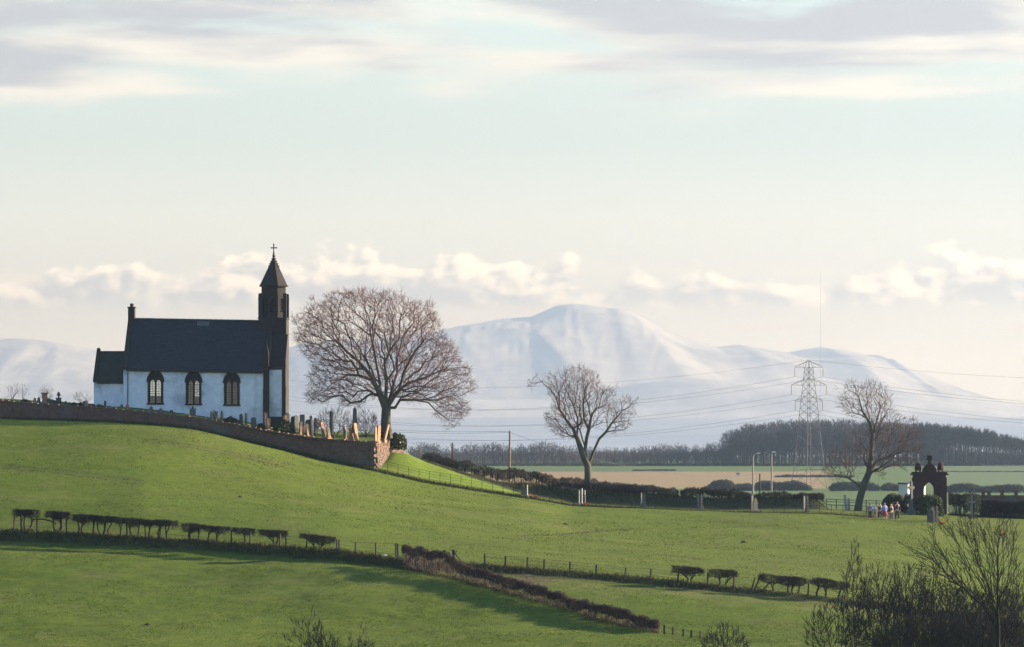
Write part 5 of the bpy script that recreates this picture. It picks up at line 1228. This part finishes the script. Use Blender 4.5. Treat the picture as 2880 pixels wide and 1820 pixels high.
# ------------------------------------------------------------------ people
def skin(name, V_, E_, Rr, root_i, mt, parent):
    me = bpy.data.meshes.new(name); me.from_pydata([tuple(v) for v in V_], E_, []); ob = bpy.data.objects.new(name, me); COL.objects.link(ob)
    md = ob.modifiers.new('skin', 'SKIN'); md.use_smooth_shade = True
    if not me.skin_vertices: me.skin_vertices.new()
    for i, r_ in enumerate(Rr):
        me.skin_vertices[0].data[i].radius = (r_, r_) if not isinstance(r_, tuple) else r_; me.skin_vertices[0].data[i].use_root = i == root_i
    sb = ob.modifiers.new('sub', 'SUBSURF'); sb.levels = 1; sb.render_levels = 1
    dg = bpy.context.evaluated_depsgraph_get(); dg.update(); m2 = bpy.data.meshes.new_from_object(ob.evaluated_get(dg))
    bpy.data.objects.remove(ob); m2.materials.clear(); m2.materials.append(mt); o = bpy.data.objects.new(name, m2); COL.objects.link(o); o.parent = parent; return o
def person(u, v, h, face, label, jacket, trousers, hair, skirt=None, bend=0.0, bag=None, stride=.08, sleeve=None):
    p = at(u, v, 395, 425); t_ = thing('person', label, 'person', (p[0], p[1], p[2]), R(face), 'people standing at the field edge'); k = h/1.7
    V_ = [(0,0,.93),(0,0,1.12),(0,-bend*.4,1.34),(0,-bend*.7,1.48),(0,-bend-.01,1.55),(0,-bend-.02,1.62),(0,-bend,1.685),(0,-bend-.105,1.605)]
    Rr = [(.15,.11),(.135,.10),(.17,.11),(.055,.055),(.075,.085),(.085,.10),(.07,.08),(.014,.014)]
    E_ = [(0,1),(1,2),(2,3),(3,4),(4,5),(5,6),(5,7)]
    leg, arm = [], []
    for sx in (-1, 1):
        i = len(V_); st = sx*stride
        V_ += [(sx*.10,0,.86),(sx*.11,-st*.6-.01,.48),(sx*.11,-st+.02,.09),(sx*.115,-st-.15,.035)]; Rr += [.095,.066,.045,.035]; E_ += [(0,i),(i,i+1),(i+1,i+2),(i+2,i+3)]; leg.append(i)
        i = len(V_)
        V_ += [(sx*.19,-bend*.4,1.39),(sx*.25,-bend*.2+.03,1.12),(sx*.22,-.10-bend*.3,.90),(sx*.22,-.13-bend*.3,.82)]; Rr += [.062,.046,.034,.032]; E_ += [(2,i),(i,i+1),(i+1,i+2),(i+2,i+3)]; arm.append(i)
        for f_ in range(5):
            j = len(V_); fx = (-.03+.018*f_); L = (.05, .075, .085, .08, .06)[f_]
            if f_ == 0: V_ += [(sx*(.22-.04), -.16-bend*.3, .83), (sx*(.22-.045), -.175-bend*.3, .80)]
            else: V_ += [(sx*.22, -.13+fx-bend*.3, .80-L*.5), (sx*.215, -.14+fx-bend*.3, .80-L)]
            Rr += [.009, .008]; E_ += [(i+3, j), (j, j+1)]
    sc = lambda L_: [np.array(v)*k for v in L_]
    rs = lambda L_, a=1, b=0: [tuple(np.array(r_)*k*a+b) if isinstance(r_, tuple) else (r_*k*a+b,)*2 for r_ in L_]
    skm = M.setdefault('skin', mat('skin_tone', (.55, .34, .25), None, 3, .6)); cm_ = lambda n_, c: mat(n_, c, tuple(x*.8 for x in c), 14, .9)
    skin('body', sc(V_), E_, rs(Rr), 0, skm, t_)
    a0, a1 = arm
    jv = [V_[0], V_[1], V_[2], (0, -bend*.65, 1.45)]; jr = [(.165,.125), (.15,.115), (.185,.125), (.075,.075)]; je = [(0,1),(1,2),(2,3)]
    if skirt: jv[0] = (0, 0, .80); jr[0] = (.20, .17)
    skin('jacket', sc(jv), je, rs(jr, 1, .008), 0, cm_('jacket_cloth', jacket), t_)
    for a_ in arm:
        skin('sleeve', sc([V_[a_], V_[a_+1], V_[a_+2]]), [(0,1),(1,2)], rs([.078, .062, .048], 1, .006), 0, cm_('sleeve_cloth', sleeve if (sleeve and a_ == arm[1]) else jacket), t_)
    for l_ in leg: skin('trouser_leg', sc([(V_[l_][0]*.8, 0, .95), V_[l_], V_[l_+1], V_[l_+2]]), [(0,1),(1,2),(2,3)], rs([.10, .105, .08, .062], 1, .006), 0, cm_('trouser_cloth', trousers), t_)
    if skirt: MB().lathe([(.20*k, .92*k), (.25*k, .60*k), (.27*k, .42*k), (.25*k, .42*k)], (0, 0, 0), 12).build('skirt', cm_('skirt_cloth', skirt), t_, True)
    hr = MB().lathe([(.07, -.10), (.098, -.05), (.104, .02), (.085, .075), (.04, .10), (.01, .105)], (0, .02, 0), 12); hr.move(lambda v: (v*np.array((1, 1.08, 1))+np.array((0, -bend, 1.625)))*k); hr.build('hair', cm_('hair', hair), t_, True)
    if bag: MB().box(.2*k, .42*k, -.1*k, .06*k, .38*k, .68*k).build('bag', cm_('bag_cloth', bag), t_)
person(2447, 1461, 1.56, 150, 'person in blue jacket and dark trousers at the left of the group', (.10, .16, .42), (.02, .025, .05), (.22, .16, .12), sleeve=(.22, .03, .06))
person(2462, 1458, 1.18, 190, 'child in pale top and tan trousers, second from the left', (.42, .40, .46), (.30, .20, .14), (.55, .55, .6))
person(2475, 1459, 1.45, 20, 'person in dark green black jacket with a red bag at the side', (.022, .032, .03), (.02, .022, .028), (.35, .28, .25), bag=(.25, .02, .05))
person(2489, 1463, 1.62, 200, 'person in long pale blue coat and red and cream skirt, head bowed', (.30, .38, .70), (.62, .45, .36), (.25, .25, .45), skirt=(.30, .05, .09), bend=.10)
person(2507, 1463, 1.52, 40, 'fair haired person in dark purple jacket with one white sleeve', (.045, .02, .07), (.12, .09, .12), (.75, .50, .25), sleeve=(.55, .58, .55))
person(2523, 1463, 1.76, 15, 'tall person in navy jacket and dark trousers at the right of the group', (.02, .02, .06), (.025, .025, .03), (.12, .07, .05))

# ------------------------------------------------------------------ lamps, poles, pylons and wires
def pole_at(name, label, u, vtop, d, r, mt, cat, arms=True):
    x = (u-CX)*d/F; z = gz(x, d); h_ = ZC-(vtop-HY)*d/F-z; t_ = thing(name, label, cat, (x, d, z))
    MB().tube([(0, 0, -.5), (0, 0, h_*.5), (.0, 0, h_)], [r, r*.85, r*.68], 8).build('pole', mt, t_, True)
    if arms: MB().box(-.5, .5, -.06, .06, h_-.32, h_-.22).build('crossarm', mt, t_)
    return t_, h_, np.array((x, d, z))
def lean_tube(t_, dx): t_.rotation_euler[1] = R(dx)
pA, hA, bA = pole_at('utility_pole', 'tall bare timber pole rising behind the hedge left of the open tree', 1432, 1212, 446, .14, 'pole', 'utility pole', False); lean_tube(pA, .6)
pB, hB, bB = pole_at('utility_pole', 'shorter dark pole behind the hedge near the green bank', 1272, 1245, 452, .12, 'post', 'utility pole'); pB.rotation_euler[2] = R(70)
pC, hC, bC = pole_at('utility_pole', 'thin far pole between the two street lamps', 2137, 1332, 700, .16, 'post', 'utility pole', False)
pD, hD, bD = pole_at('fence_marker', 'short thin stake just above the hedge right of the street lamps', 2193, 1374, 450, .04, 'post', 'stake', False)
pE, hE, bE = pole_at('utility_pole', 'thin brown pole at the top of the green bank', 1183, 1262, 433, .07, 'pole', 'utility pole', False)
def wire(label, A, B, sag, r, o_name='overhead_wire', n=40, grp=None):
    t = np.linspace(0, 1, n)[:, None]; p = A+(B-A)*t; p[:, 2] -= (4*sag*t*(1-t))[:, 0]
    o = MB().tube(p-A, r, 3).build(o_name, 'wire'); o.location = tuple(A); tag(o, label, 'wire', grp); return o
topA = bA+np.array((0, 0, hA-.15)); topC = bC+np.array((0, 0, hC))
wire('lower overhead wire running left from the tall bare pole past the big tree', topA, P(560, 1148, 470), 1.0, .016, grp='pole wires'); wire('upper overhead wire running left from the tall bare pole past the big tree', topA+np.array((0, .3, .12)), P(560, 1138, 471), 1.0, .016, grp='pole wires')
wire('overhead wire running right from the tall bare pole across the plain', topA, topC, 2.0, .02, grp='pole wires')
def lamp(u, vtop, d, arm, label):
    x = (u-CX)*d/F; z = gz(x, d); h_ = ZC-(vtop-HY)*d/F-z; t_ = thing('street_lamp', label, 'street lamp', (x, d, z))
    MB().tube([(0, 0, -.4), (0, 0, 1.2), (0, 0, 1.25), (0, 0, h_-.25)], [.13, .12, .095, .075], 8).build('post', 'concrete', t_, True)
    ax = arm[0]; MB().tube([(0, 0, h_-.3), (ax*.15, arm[1]*.15, h_-.1), (ax*.6, arm[1]*.6, h_+.0), (ax, arm[1], h_+.08)], [.075, .07, .055, .05], 8).build('arm', 'concrete', t_, True)
    hd_ = MB().hexa([(ax-.08, arm[1]-.1, h_+.02), (ax+.34, arm[1]-.1, h_+.06), (ax+.34, arm[1]+.1, h_+.06), (ax-.08, arm[1]+.1, h_+.02)], [(ax-.05, arm[1]-.07, h_+.17), (ax+.3, arm[1]-.07, h_+.2), (ax+.3, arm[1]+.07, h_+.2), (ax-.05, arm[1]+.07, h_+.17)]); hd_.build('lamp_head', 'lamp_glass', t_)
lamp(2118, 1278, 443, (.42, .1), 'street lamp with its arm to the right, left of the two'); lamp(2170, 1274, 470, (.06, -.5), 'street lamp seen end on, right of the two')
# lattice pylon
pyl = thing('lattice_pylon', 'tall grey lattice pylon with three pairs of arms above the wood', 'pylon', (0, 0, 0), 0, 'pylons on the power line')
HWs = [(0, 4.1), (6, 3.35), (14, 2.75), (23, 2.15), (27.4, 1.8), (32.4, 1.35), (38, .9), (40.3, .25)]
hwf = lambda z: np.interp(z, [a for a, b in HWs], [b for a, b in HWs])
for sx in (-1, 1):
    for sy in (-1, 1): MB().tube([(sx*b, sy*b, a-(.4 if a == 0 else 0)) for a, b in HWs], [.10]*4+[.075]*4, 4).build('leg', 'galv', pyl)
br_ = MB(); lv_ = [0, 6, 10.5, 14, 17, 20, 23, 25.2, 27.4, 29.9, 32.4, 34.5, 36.4, 38]
for a, b in zip(lv_[:-1], lv_[1:]):
    ha, hb_ = hwf(a), hwf(b)
    for i in range(4):
        c0, c1 = [(-1,-1),(1,-1),(1,1),(-1,1)][i], [(1,-1),(1,1),(-1,1),(-1,-1)][i]
        q = lambda c, h_, z: np.array((c[0]*h_, c[1]*h_, z))
        br_.bars([q(c0, ha, a), q(c1, ha, a), q(c0, hb_, b)], [q(c1, hb_, b), q(c0, hb_, b), q(c1, hb_, b)], .042, .042, 4)
br_.build('bracing', 'galv', pyl)
ARMS = [(38, 5.6), (32.4, 6.9), (27.4, 5.4)]
ATT = []
for z_, L_ in ARMS:
    for sx in (-1, 1):
        hw = hwf(z_); am = MB(); tip = np.array((sx*L_, 0, z_)); ht = hwf(z_+1.9)
        for sy in (-1, 1): am.bars([(sx*hw, sy*hw, z_), (sx*ht, sy*ht, z_+1.9)], [tip, tip+np.array((0, 0, .1))], .065, .05, 4)
        for f_ in (.3, .6): xx = sx*(hw+(L_-hw)*f_); am.bars([(xx, -hw*(1-f_), z_), (xx, 0, z_)], [(xx, hw*(1-f_), z_), (sx*(ht+(L_-ht)*f_), 0, z_+1.9*(1-f_))], .035, .035, 4)
        am.build('crossarm', 'galv', pyl)
        ins = MB(); ins.lathe([(.06, 0), (.06, -.3)]+[(r_, -.3-.14*i) for i in range(17) for r_ in ((.12, .07)[i % 2],)]+[(.05, -2.9)], tip, 6); ins.build('insulator', 'insulator', pyl); ATT.append(tip+np.array((0, 0, -2.95)))
b1 = np.array(((2275-CX)*1333/F, 1333., 0.)); stp = np.array((-214., 317., 0)); ang = math.atan2(-stp[0], stp[1])
pyl.location = tuple(b1); pyl.rotation_euler = (0, 0, ang)
copy_thing(pyl, b1+stp, ang, label='next lattice pylon of the line, standing behind the church')
rotm = np.array(((math.cos(ang), -math.sin(ang), 0), (math.sin(ang), math.cos(ang), 0), (0, 0, 1)))
nm = ['upper', 'upper', 'middle', 'middle', 'lower', 'lower']; sd_ = ['near', 'far']
for i, a in enumerate(ATT+[np.array((0, 0, 40.3))]):
    w_ = rotm@a; n_ = f'{nm[i]} {sd_[i % 2]} side' if i < 6 else 'topmost earth'
    for kk, tx in ((1, 'left'), (-1, 'right')):
        wire(f'{n_} power wire running {tx} from the pylon', b1+w_, b1+w_+stp*kk, 10.5 if i < 6 else 8, .036 if i < 6 else .028, 'power_wire', 60, 'wires of the power line')
# far thin mast
d = 5200; x = (2307-CX)*d/F; mz = ZC-(768-HY)*d/F; ms = thing('radio_mast', 'hair thin tall mast rising above the pylon into the sky', 'mast', (x, d, 0))
MB().tube([(0, 0, -1), (0, 0, mz)], [.13, .10], 4).build('shaft', 'galv', ms); MB().box(-.6, .6, -.6, .6, -1, 2).build('base', 'concrete', ms)
# small sign
d = 1560; x = (2075-CX)*d/F; sg_ = thing('field_sign', 'tiny red and white board on the far side of the tan field', 'sign', (x, d, 0))
MB().box(-.06, .06, -.06, .06, 0, 1.2).build('post', 'white', sg_); MB().box(-.8, .8, -.1, -.061, .6, 1.7).build('board', 'white', sg_); MB().box(-.5, .5, -.13, -.101, 1.1, 1.6).build('panel', 'red', sg_)

# ------------------------------------------------------------------ far hedges, tree line and wood
def far_hedge(u0, u1, v0, v1, d, label, n=900, mt='far_leaf', lump=1.0):
    rng = np.random.default_rng(int(u0+v0)); s = d/F; xa, xb = (u0-CX)*s, (u1-CX)*s; h_ = ZC-(v0-HY)*s
    t_ = thing('field_hedge', label, 'hedge', ((xa+xb)/2, d, 0), group='hedges on the plain')
    X = rng.uniform(xa, xb, n); end = np.clip(np.minimum(X-xa, xb-X)/(1.5+.08*(xb-xa)), 0, 1)**.5
    prof = h_*(.72+.5*vnoise(X*.22, X*0+u0, 5))*(.35+.65*end)
    C = np.stack([X-(xa+xb)/2, rng.normal(0, 1.1, n), prof*rng.random(n)**.7], 1)
    v_ = rng.normal(0, 1, (n*3, 3)); C = np.repeat(C, 3, 0)+rng.normal(0, .3, (n*3, 3))*np.array((1, 1, .5)); v_[:, 2] = np.abs(v_[:, 2])+.4; v_ /= np.linalg.norm(v_, axis=1, keepdims=True); MB().bars(C-v_*.35, C+v_*.35, .10, .05, 3).build('foliage', mt, t_); return t_
far_hedge(1540, 1860, 1360, 1385, 1285, 'low hazy hedge between the dark hedge and the tan field', 1500)
far_hedge(1990, 2068, 1351, 1376, 1300, 'dark clump of hedge just left of the street lamps', 700)
far_hedge(2060, 2125, 1364, 1376, 1302, 'low thin hedge running behind the left street lamp', 300)
far_hedge(2118, 2280, 1356, 1376, 1305, 'long dark hedge at the pylon foot behind the right street lamp', 1300)
far_hedge(2335, 2470, 1358, 1380, 1300, 'hazy hedge behind the leaning tree trunk', 900)
far_hedge(2480, 2570, 1362, 1380, 1300, 'short hazy hedge left of the white building', 500)
far_hedge(2655, 2950, 1364, 1388, 1275, 'long dark hedge across the green field at right', 1700)
far_hedge(1780, 1900, 1322, 1327, 1720, 'thin dark strip of hedge in the tan field', 300)
far_hedge(2180, 2400, 1338, 1346, 1560, 'thin dark hedge line beyond the pylon foot', 700)
far_hedge(1150, 1760, 1303, 1312, 1868, 'low dark undergrowth at the foot of the tree line', 1600)
far_hedge(1700, 2420, 1304, 1312, 1872, 'low dark hedge along the front of the wood', 1900)
far_hedge(2640, 2950, 1328, 1333, 1690, 'faint hedge line crossing the pale green field at right', 600)
far_hedge(2420, 2760, 1303, 1311, 1874, 'low undergrowth at the foot of the pines', 1200)
def proto(seed, h_, w_, n, trunk_h, shape, mt, r0=.045, rt=.30):
    rng = np.random.default_rng(seed); T = []
    while len(T) < n:
        p = rng.uniform(-1, 1, 3)
        if p@p > 1: continue
        zz = trunk_h+(h_-trunk_h)*(p[2]*.5+.5); wr = w_*(1 if shape == 'round' else (1.05-.55*(zz-trunk_h)/(h_-trunk_h)))
        T.append((p[0]*wr, p[1]*wr, zz))
    seeds = [[np.array((0, 0, -.3)), np.array((rng.normal(0, .2), 0, trunk_h)), np.array((rng.normal(0, .4), 0, h_*.8))]]
    pos, par, rad, cnt = grow(np.array(T), seeds, .45, 3, h_*.085, r0, rt, .6, rng=rng, seg=1.2)
    return [m_.mesh(n_, mt) for m_, n_ in zip(tree_mesh(pos, par, rad, cnt, .12), ('trunk', 'crown'))]
PR = [proto(101+i, 10, 3.0, 150, 2.0, 'round', 'far_tree') for i in range(4)]
PW = [proto(201+i, 19, 3.4, 210, 4.5, 'round', 'far_tree', .05, .28) for i in range(4)]
PP = [proto(301+i, 17, 2.4, 190, 8.5, 'cone', 'far_pine', .06, .24) for i in range(3)]
def far_tree(pr, x, d, sc, lb, grp, name):
    t_ = thing(name, lb, 'tree', (x, d, 0), random.uniform(0, 6.28), grp); f_ = sc*random.uniform(.85, 1.2); t_.scale = (f_, f_, sc)
    for me, n_ in zip(pr, ('trunk', 'crown')):
        o = bpy.data.objects.new(n_, me); COL.objects.link(o); o.parent = t_
rt_ = random.Random(5)
def understory(label, us, vts, d0, d1, n, size):
    rng = np.random.default_rng(int(us[0])); dd_ = rng.uniform(d0, d1, n); u_ = rng.uniform(us[0], us[-1], n); x_ = (u_-CX)*dd_/F
    top = ZC-(np.interp(u_, us, vts)-HY)*dd_/F; C_ = np.stack([x_, dd_, top*rng.random(n)**.8], 1)
    o_ = MB(); v_ = rng.normal(0, 1, (n, 3))*np.array((.5, .5, 1)); v_[:, 2] = np.abs(v_[:, 2]); o_.bars(C_-v_*size*.5, C_+v_*size*.5, .10, .05, 3)
    tag(o_.build('undergrowth', 'far_tree'), label, 'undergrowth', kind='stuff')
understory('tangled hazy undergrowth inside the dark wood', [2036, 2080, 2620, 2680], [1262, 1235, 1225, 1262], 1890, 1965, 9000, 2.2)
understory('tangled hazy undergrowth along the tree line', [1130, 1500, 2060], [1278, 1274, 1270], 1895, 1950, 8000, 1.8)
understory('thin tall saplings among the pines', [2590, 2720, 3000], [1215, 1232, 1262], 1890, 1945, 3200, 2.4)
understory('low hazy undergrowth among the pines', [2600, 2700, 3000], [1258, 1272, 1280], 1885, 1940, 6000, 1.6)
for row, d in enumerate((1890, 1912, 1940)):
    x = (1130-CX)*d/F
    while x < (2060-CX)*d/F:
        u = CX+x*F/d; vt = np.interp(u, [1130, 1180, 1230, 1260, 1310, 1390, 1440, 1500, 1530, 1560, 1650, 1750, 1850, 1900, 1960, 2050], [1262, 1246, 1248, 1262, 1247, 1245, 1254, 1250, 1240, 1250, 1256, 1262, 1252, 1248, 1252, 1246])+rt_.uniform(-3, 9)
        far_tree(rt_.choice(PR), x, d+rt_.uniform(-6, 6), (ZC-(vt-HY)*d/F)/10, 'bare tree in the hazy tree line across the plain', 'trees of the hazy tree line', 'far_tree'); x += rt_.uniform(2.6, 5.2)
for row, d in enumerate((1885, 1897, 1912, 1930, 1950)):
    x = (2035+row*8-CX)*d/F
    while x < (2660-CX)*d/F:
        u = CX+x*F/d; vt = np.interp(u, [2030, 2060, 2100, 2160, 2260, 2400, 2560, 2660], [1225, 1208, 1197, 1189, 1183, 1185, 1192, 1196])+rt_.uniform(-2, 7)
        far_tree(rt_.choice(PW), x, d+rt_.uniform(-4, 4), (ZC-(vt-HY)*d/F)/19, 'bare tree in the dark wood behind the pylon', 'trees of the dark wood', 'woodland_tree'); x += rt_.uniform(3.0, 5.0)
for row, d in enumerate((1882, 1893, 1905, 1920, 1936)):
    x = (2590-CX)*d/F
    while x < (2990-CX)*d/F:
        u = CX+x*F/d; vt = np.interp(u, [2590, 2700, 2800, 2880, 3000], [1194, 1202, 1217, 1238, 1255])+rt_.uniform(-3, 8)
        far_tree(rt_.choice(PP), x, d+rt_.uniform(-4, 4), (ZC-(vt-HY)*d/F)/17, 'slim bare trunked pine at the right end of the wood', 'pines at the end of the wood', 'pine_tree'); x += rt_.uniform(2.2, 4.2)

# ------------------------------------------------------------------ small things on the fields
for u, v, r_, lb in ((1590, 1476, .22, 'molehill on the bright slope above the soil track'), (2091, 1526, .24, 'molehill in the upper right field'), (675, 1399, .18, 'molehill below the churchyard on the left slope'), (2180, 1592, .16, 'small molehill above the one legged hawthorn'), (1404, 1387, .22, 'dark molehill beside the iron railing'), (415, 1758, .2, 'molehill in the lower left field')):
    p = at(u, v, 280, 415); t_ = MB(); rng = np.random.default_rng(u); n_ = 14
    rings = [(1, -.05), (.9, .1), (.65, .38), (.35, .6), (.05, .68)]
    V_ = [(r_*a*math.cos(k/n_*6.2832)*rng.uniform(.85, 1.2)*1.3, r_*a*math.sin(k/n_*6.2832)*rng.uniform(.85, 1.2), r_*b*rng.uniform(.85, 1.15)) for a, b in rings for k in range(n_)]
    t_.add(V_, [(i*n_+j, i*n_+(j+1) % n_, (i+1)*n_+(j+1) % n_, (i+1)*n_+j) for i in range(4) for j in range(n_)])
    o = t_.build('molehill', 'soil', None, True); o.location = tuple(p); tag(o, lb, 'molehill', 'molehills on the fields')
p = at(1081, 1566); o = MB().lathe([(.08, 0), (.17, .05), (.19, .12), (.12, .19), (.02, .22)], (0, 0, -.03), 9).build('white_stone', 'white', None, True); o.location = tuple(p); o.scale = (1.3, 1, .9); tag(o, 'small white stone at the foot of the fence near the hedge corner', 'stone')
# grass tufts over the two near fields
tf = MB(); rng = np.random.default_rng(78); nt_ = 160000
yy = 278+(413-278)*rng.random(nt_)**1.1; xx = (rng.uniform(-60, 2940, nt_)-CX)*yy/F
keep = vnoise(xx*.5, yy*.6, 91)+vnoise(xx*1.7, yy*2, 92) > .5; xx, yy = xx[keep], yy[keep]; nt_ = len(xx); zz = ground_z(xx, yy)-.02
tus_ = (vnoise(xx*.95, yy*1.25, 1)-.5)*.055+(vnoise(xx*.42, yy*.5, 2)-.5)*.07+(vnoise(xx*.13, yy*.16, 3)-.5)*.16+(vnoise(xx*.045+5, yy*.06, 4)-.5)*.35
zz = zz+tus_*np.where(yy < dline(CX+xx*F/yy), 1.25, .8)
big_ = .6+.6*vnoise(xx*.3, yy*.35, 93)
for k in range(2):
    a = rng.uniform(0, 6.28, nt_); h_ = rng.uniform(.03, .075, nt_)*big_; w_ = rng.uniform(.04, .09, nt_)*big_
    q = np.stack([xx, yy, zz], 1); e_ = np.stack([np.cos(a)*w_, np.sin(a)*w_, 0*a], 1); t2 = np.stack([rng.normal(0, .04, nt_), rng.normal(0, .04, nt_), h_], 1)
    tf.add(np.stack([q-e_, q+e_, q+t2], 1).reshape(-1, 3), np.arange(nt_*3).reshape(nt_, 3))
M['tuft'] = mat('grass_tuft', (.078, .110, .0138), (.106, .126, .020), .5, .95, trans=.3)
tag(tf.build('grass', 'tuft'), 'short winter grass tufts over the two fields', 'grass', kind='stuff')
# rank grass along the banks, hedge feet and walls
gr = MB(); rng = np.random.default_rng(77); C = []
def strip(us, ds, n, wd):
    u_ = rng.uniform(us[0], us[-1], n); d_ = np.interp(u_, us, ds)+rng.normal(0, wd, n); x_ = (u_-CX)*d_/F; C.append(np.stack([x_, d_, ground_z(x_, d_)], 1))
strip(LINE_U, np.array(LINE_D)-.4, 9000, .45); strip([1130, 1300, 1552, 1855], [333.2, 324.5, 313.5, 301.5], 1300, .6)
strip(list(WL[:, 0]), list(WL[:, 3]-.35), 3000, .25); strip([1060, 2500], [411, 411], 3000, .3); strip([1190, 2330], [427.5, 427], 2500, .6)
C = np.concatenate(C); nb = len(C)
for k in range(3):
    a = rng.uniform(0, 6.28, nb); h_ = rng.uniform(.10, .30, nb); w_ = rng.uniform(.03, .07, nb); dx, dy = np.cos(a), np.sin(a); le = rng.normal(0, .09, (nb, 2)); j = rng.normal(0, .08, (nb, 2))
    q = C+np.stack([j[:, 0], j[:, 1], 0*a-.04], 1)
    Vv = np.stack([q-np.stack([dx*w_, dy*w_, 0*a], 1), q+np.stack([dx*w_, dy*w_, 0*a], 1), q+np.stack([le[:, 0], le[:, 1], h_+.04], 1)], 1)
    gr.add(Vv.reshape(-1, 3), np.arange(nb*3).reshape(nb, 3))
M['rank'] = mat('rank_grass', (.060, .070, .024), (.10, .09, .04), 1.5, .95, trans=.25)
tag(gr.build('rank_grass', 'rank'), 'rank tufted grass along banks, hedge feet and walls', 'grass', kind='stuff')
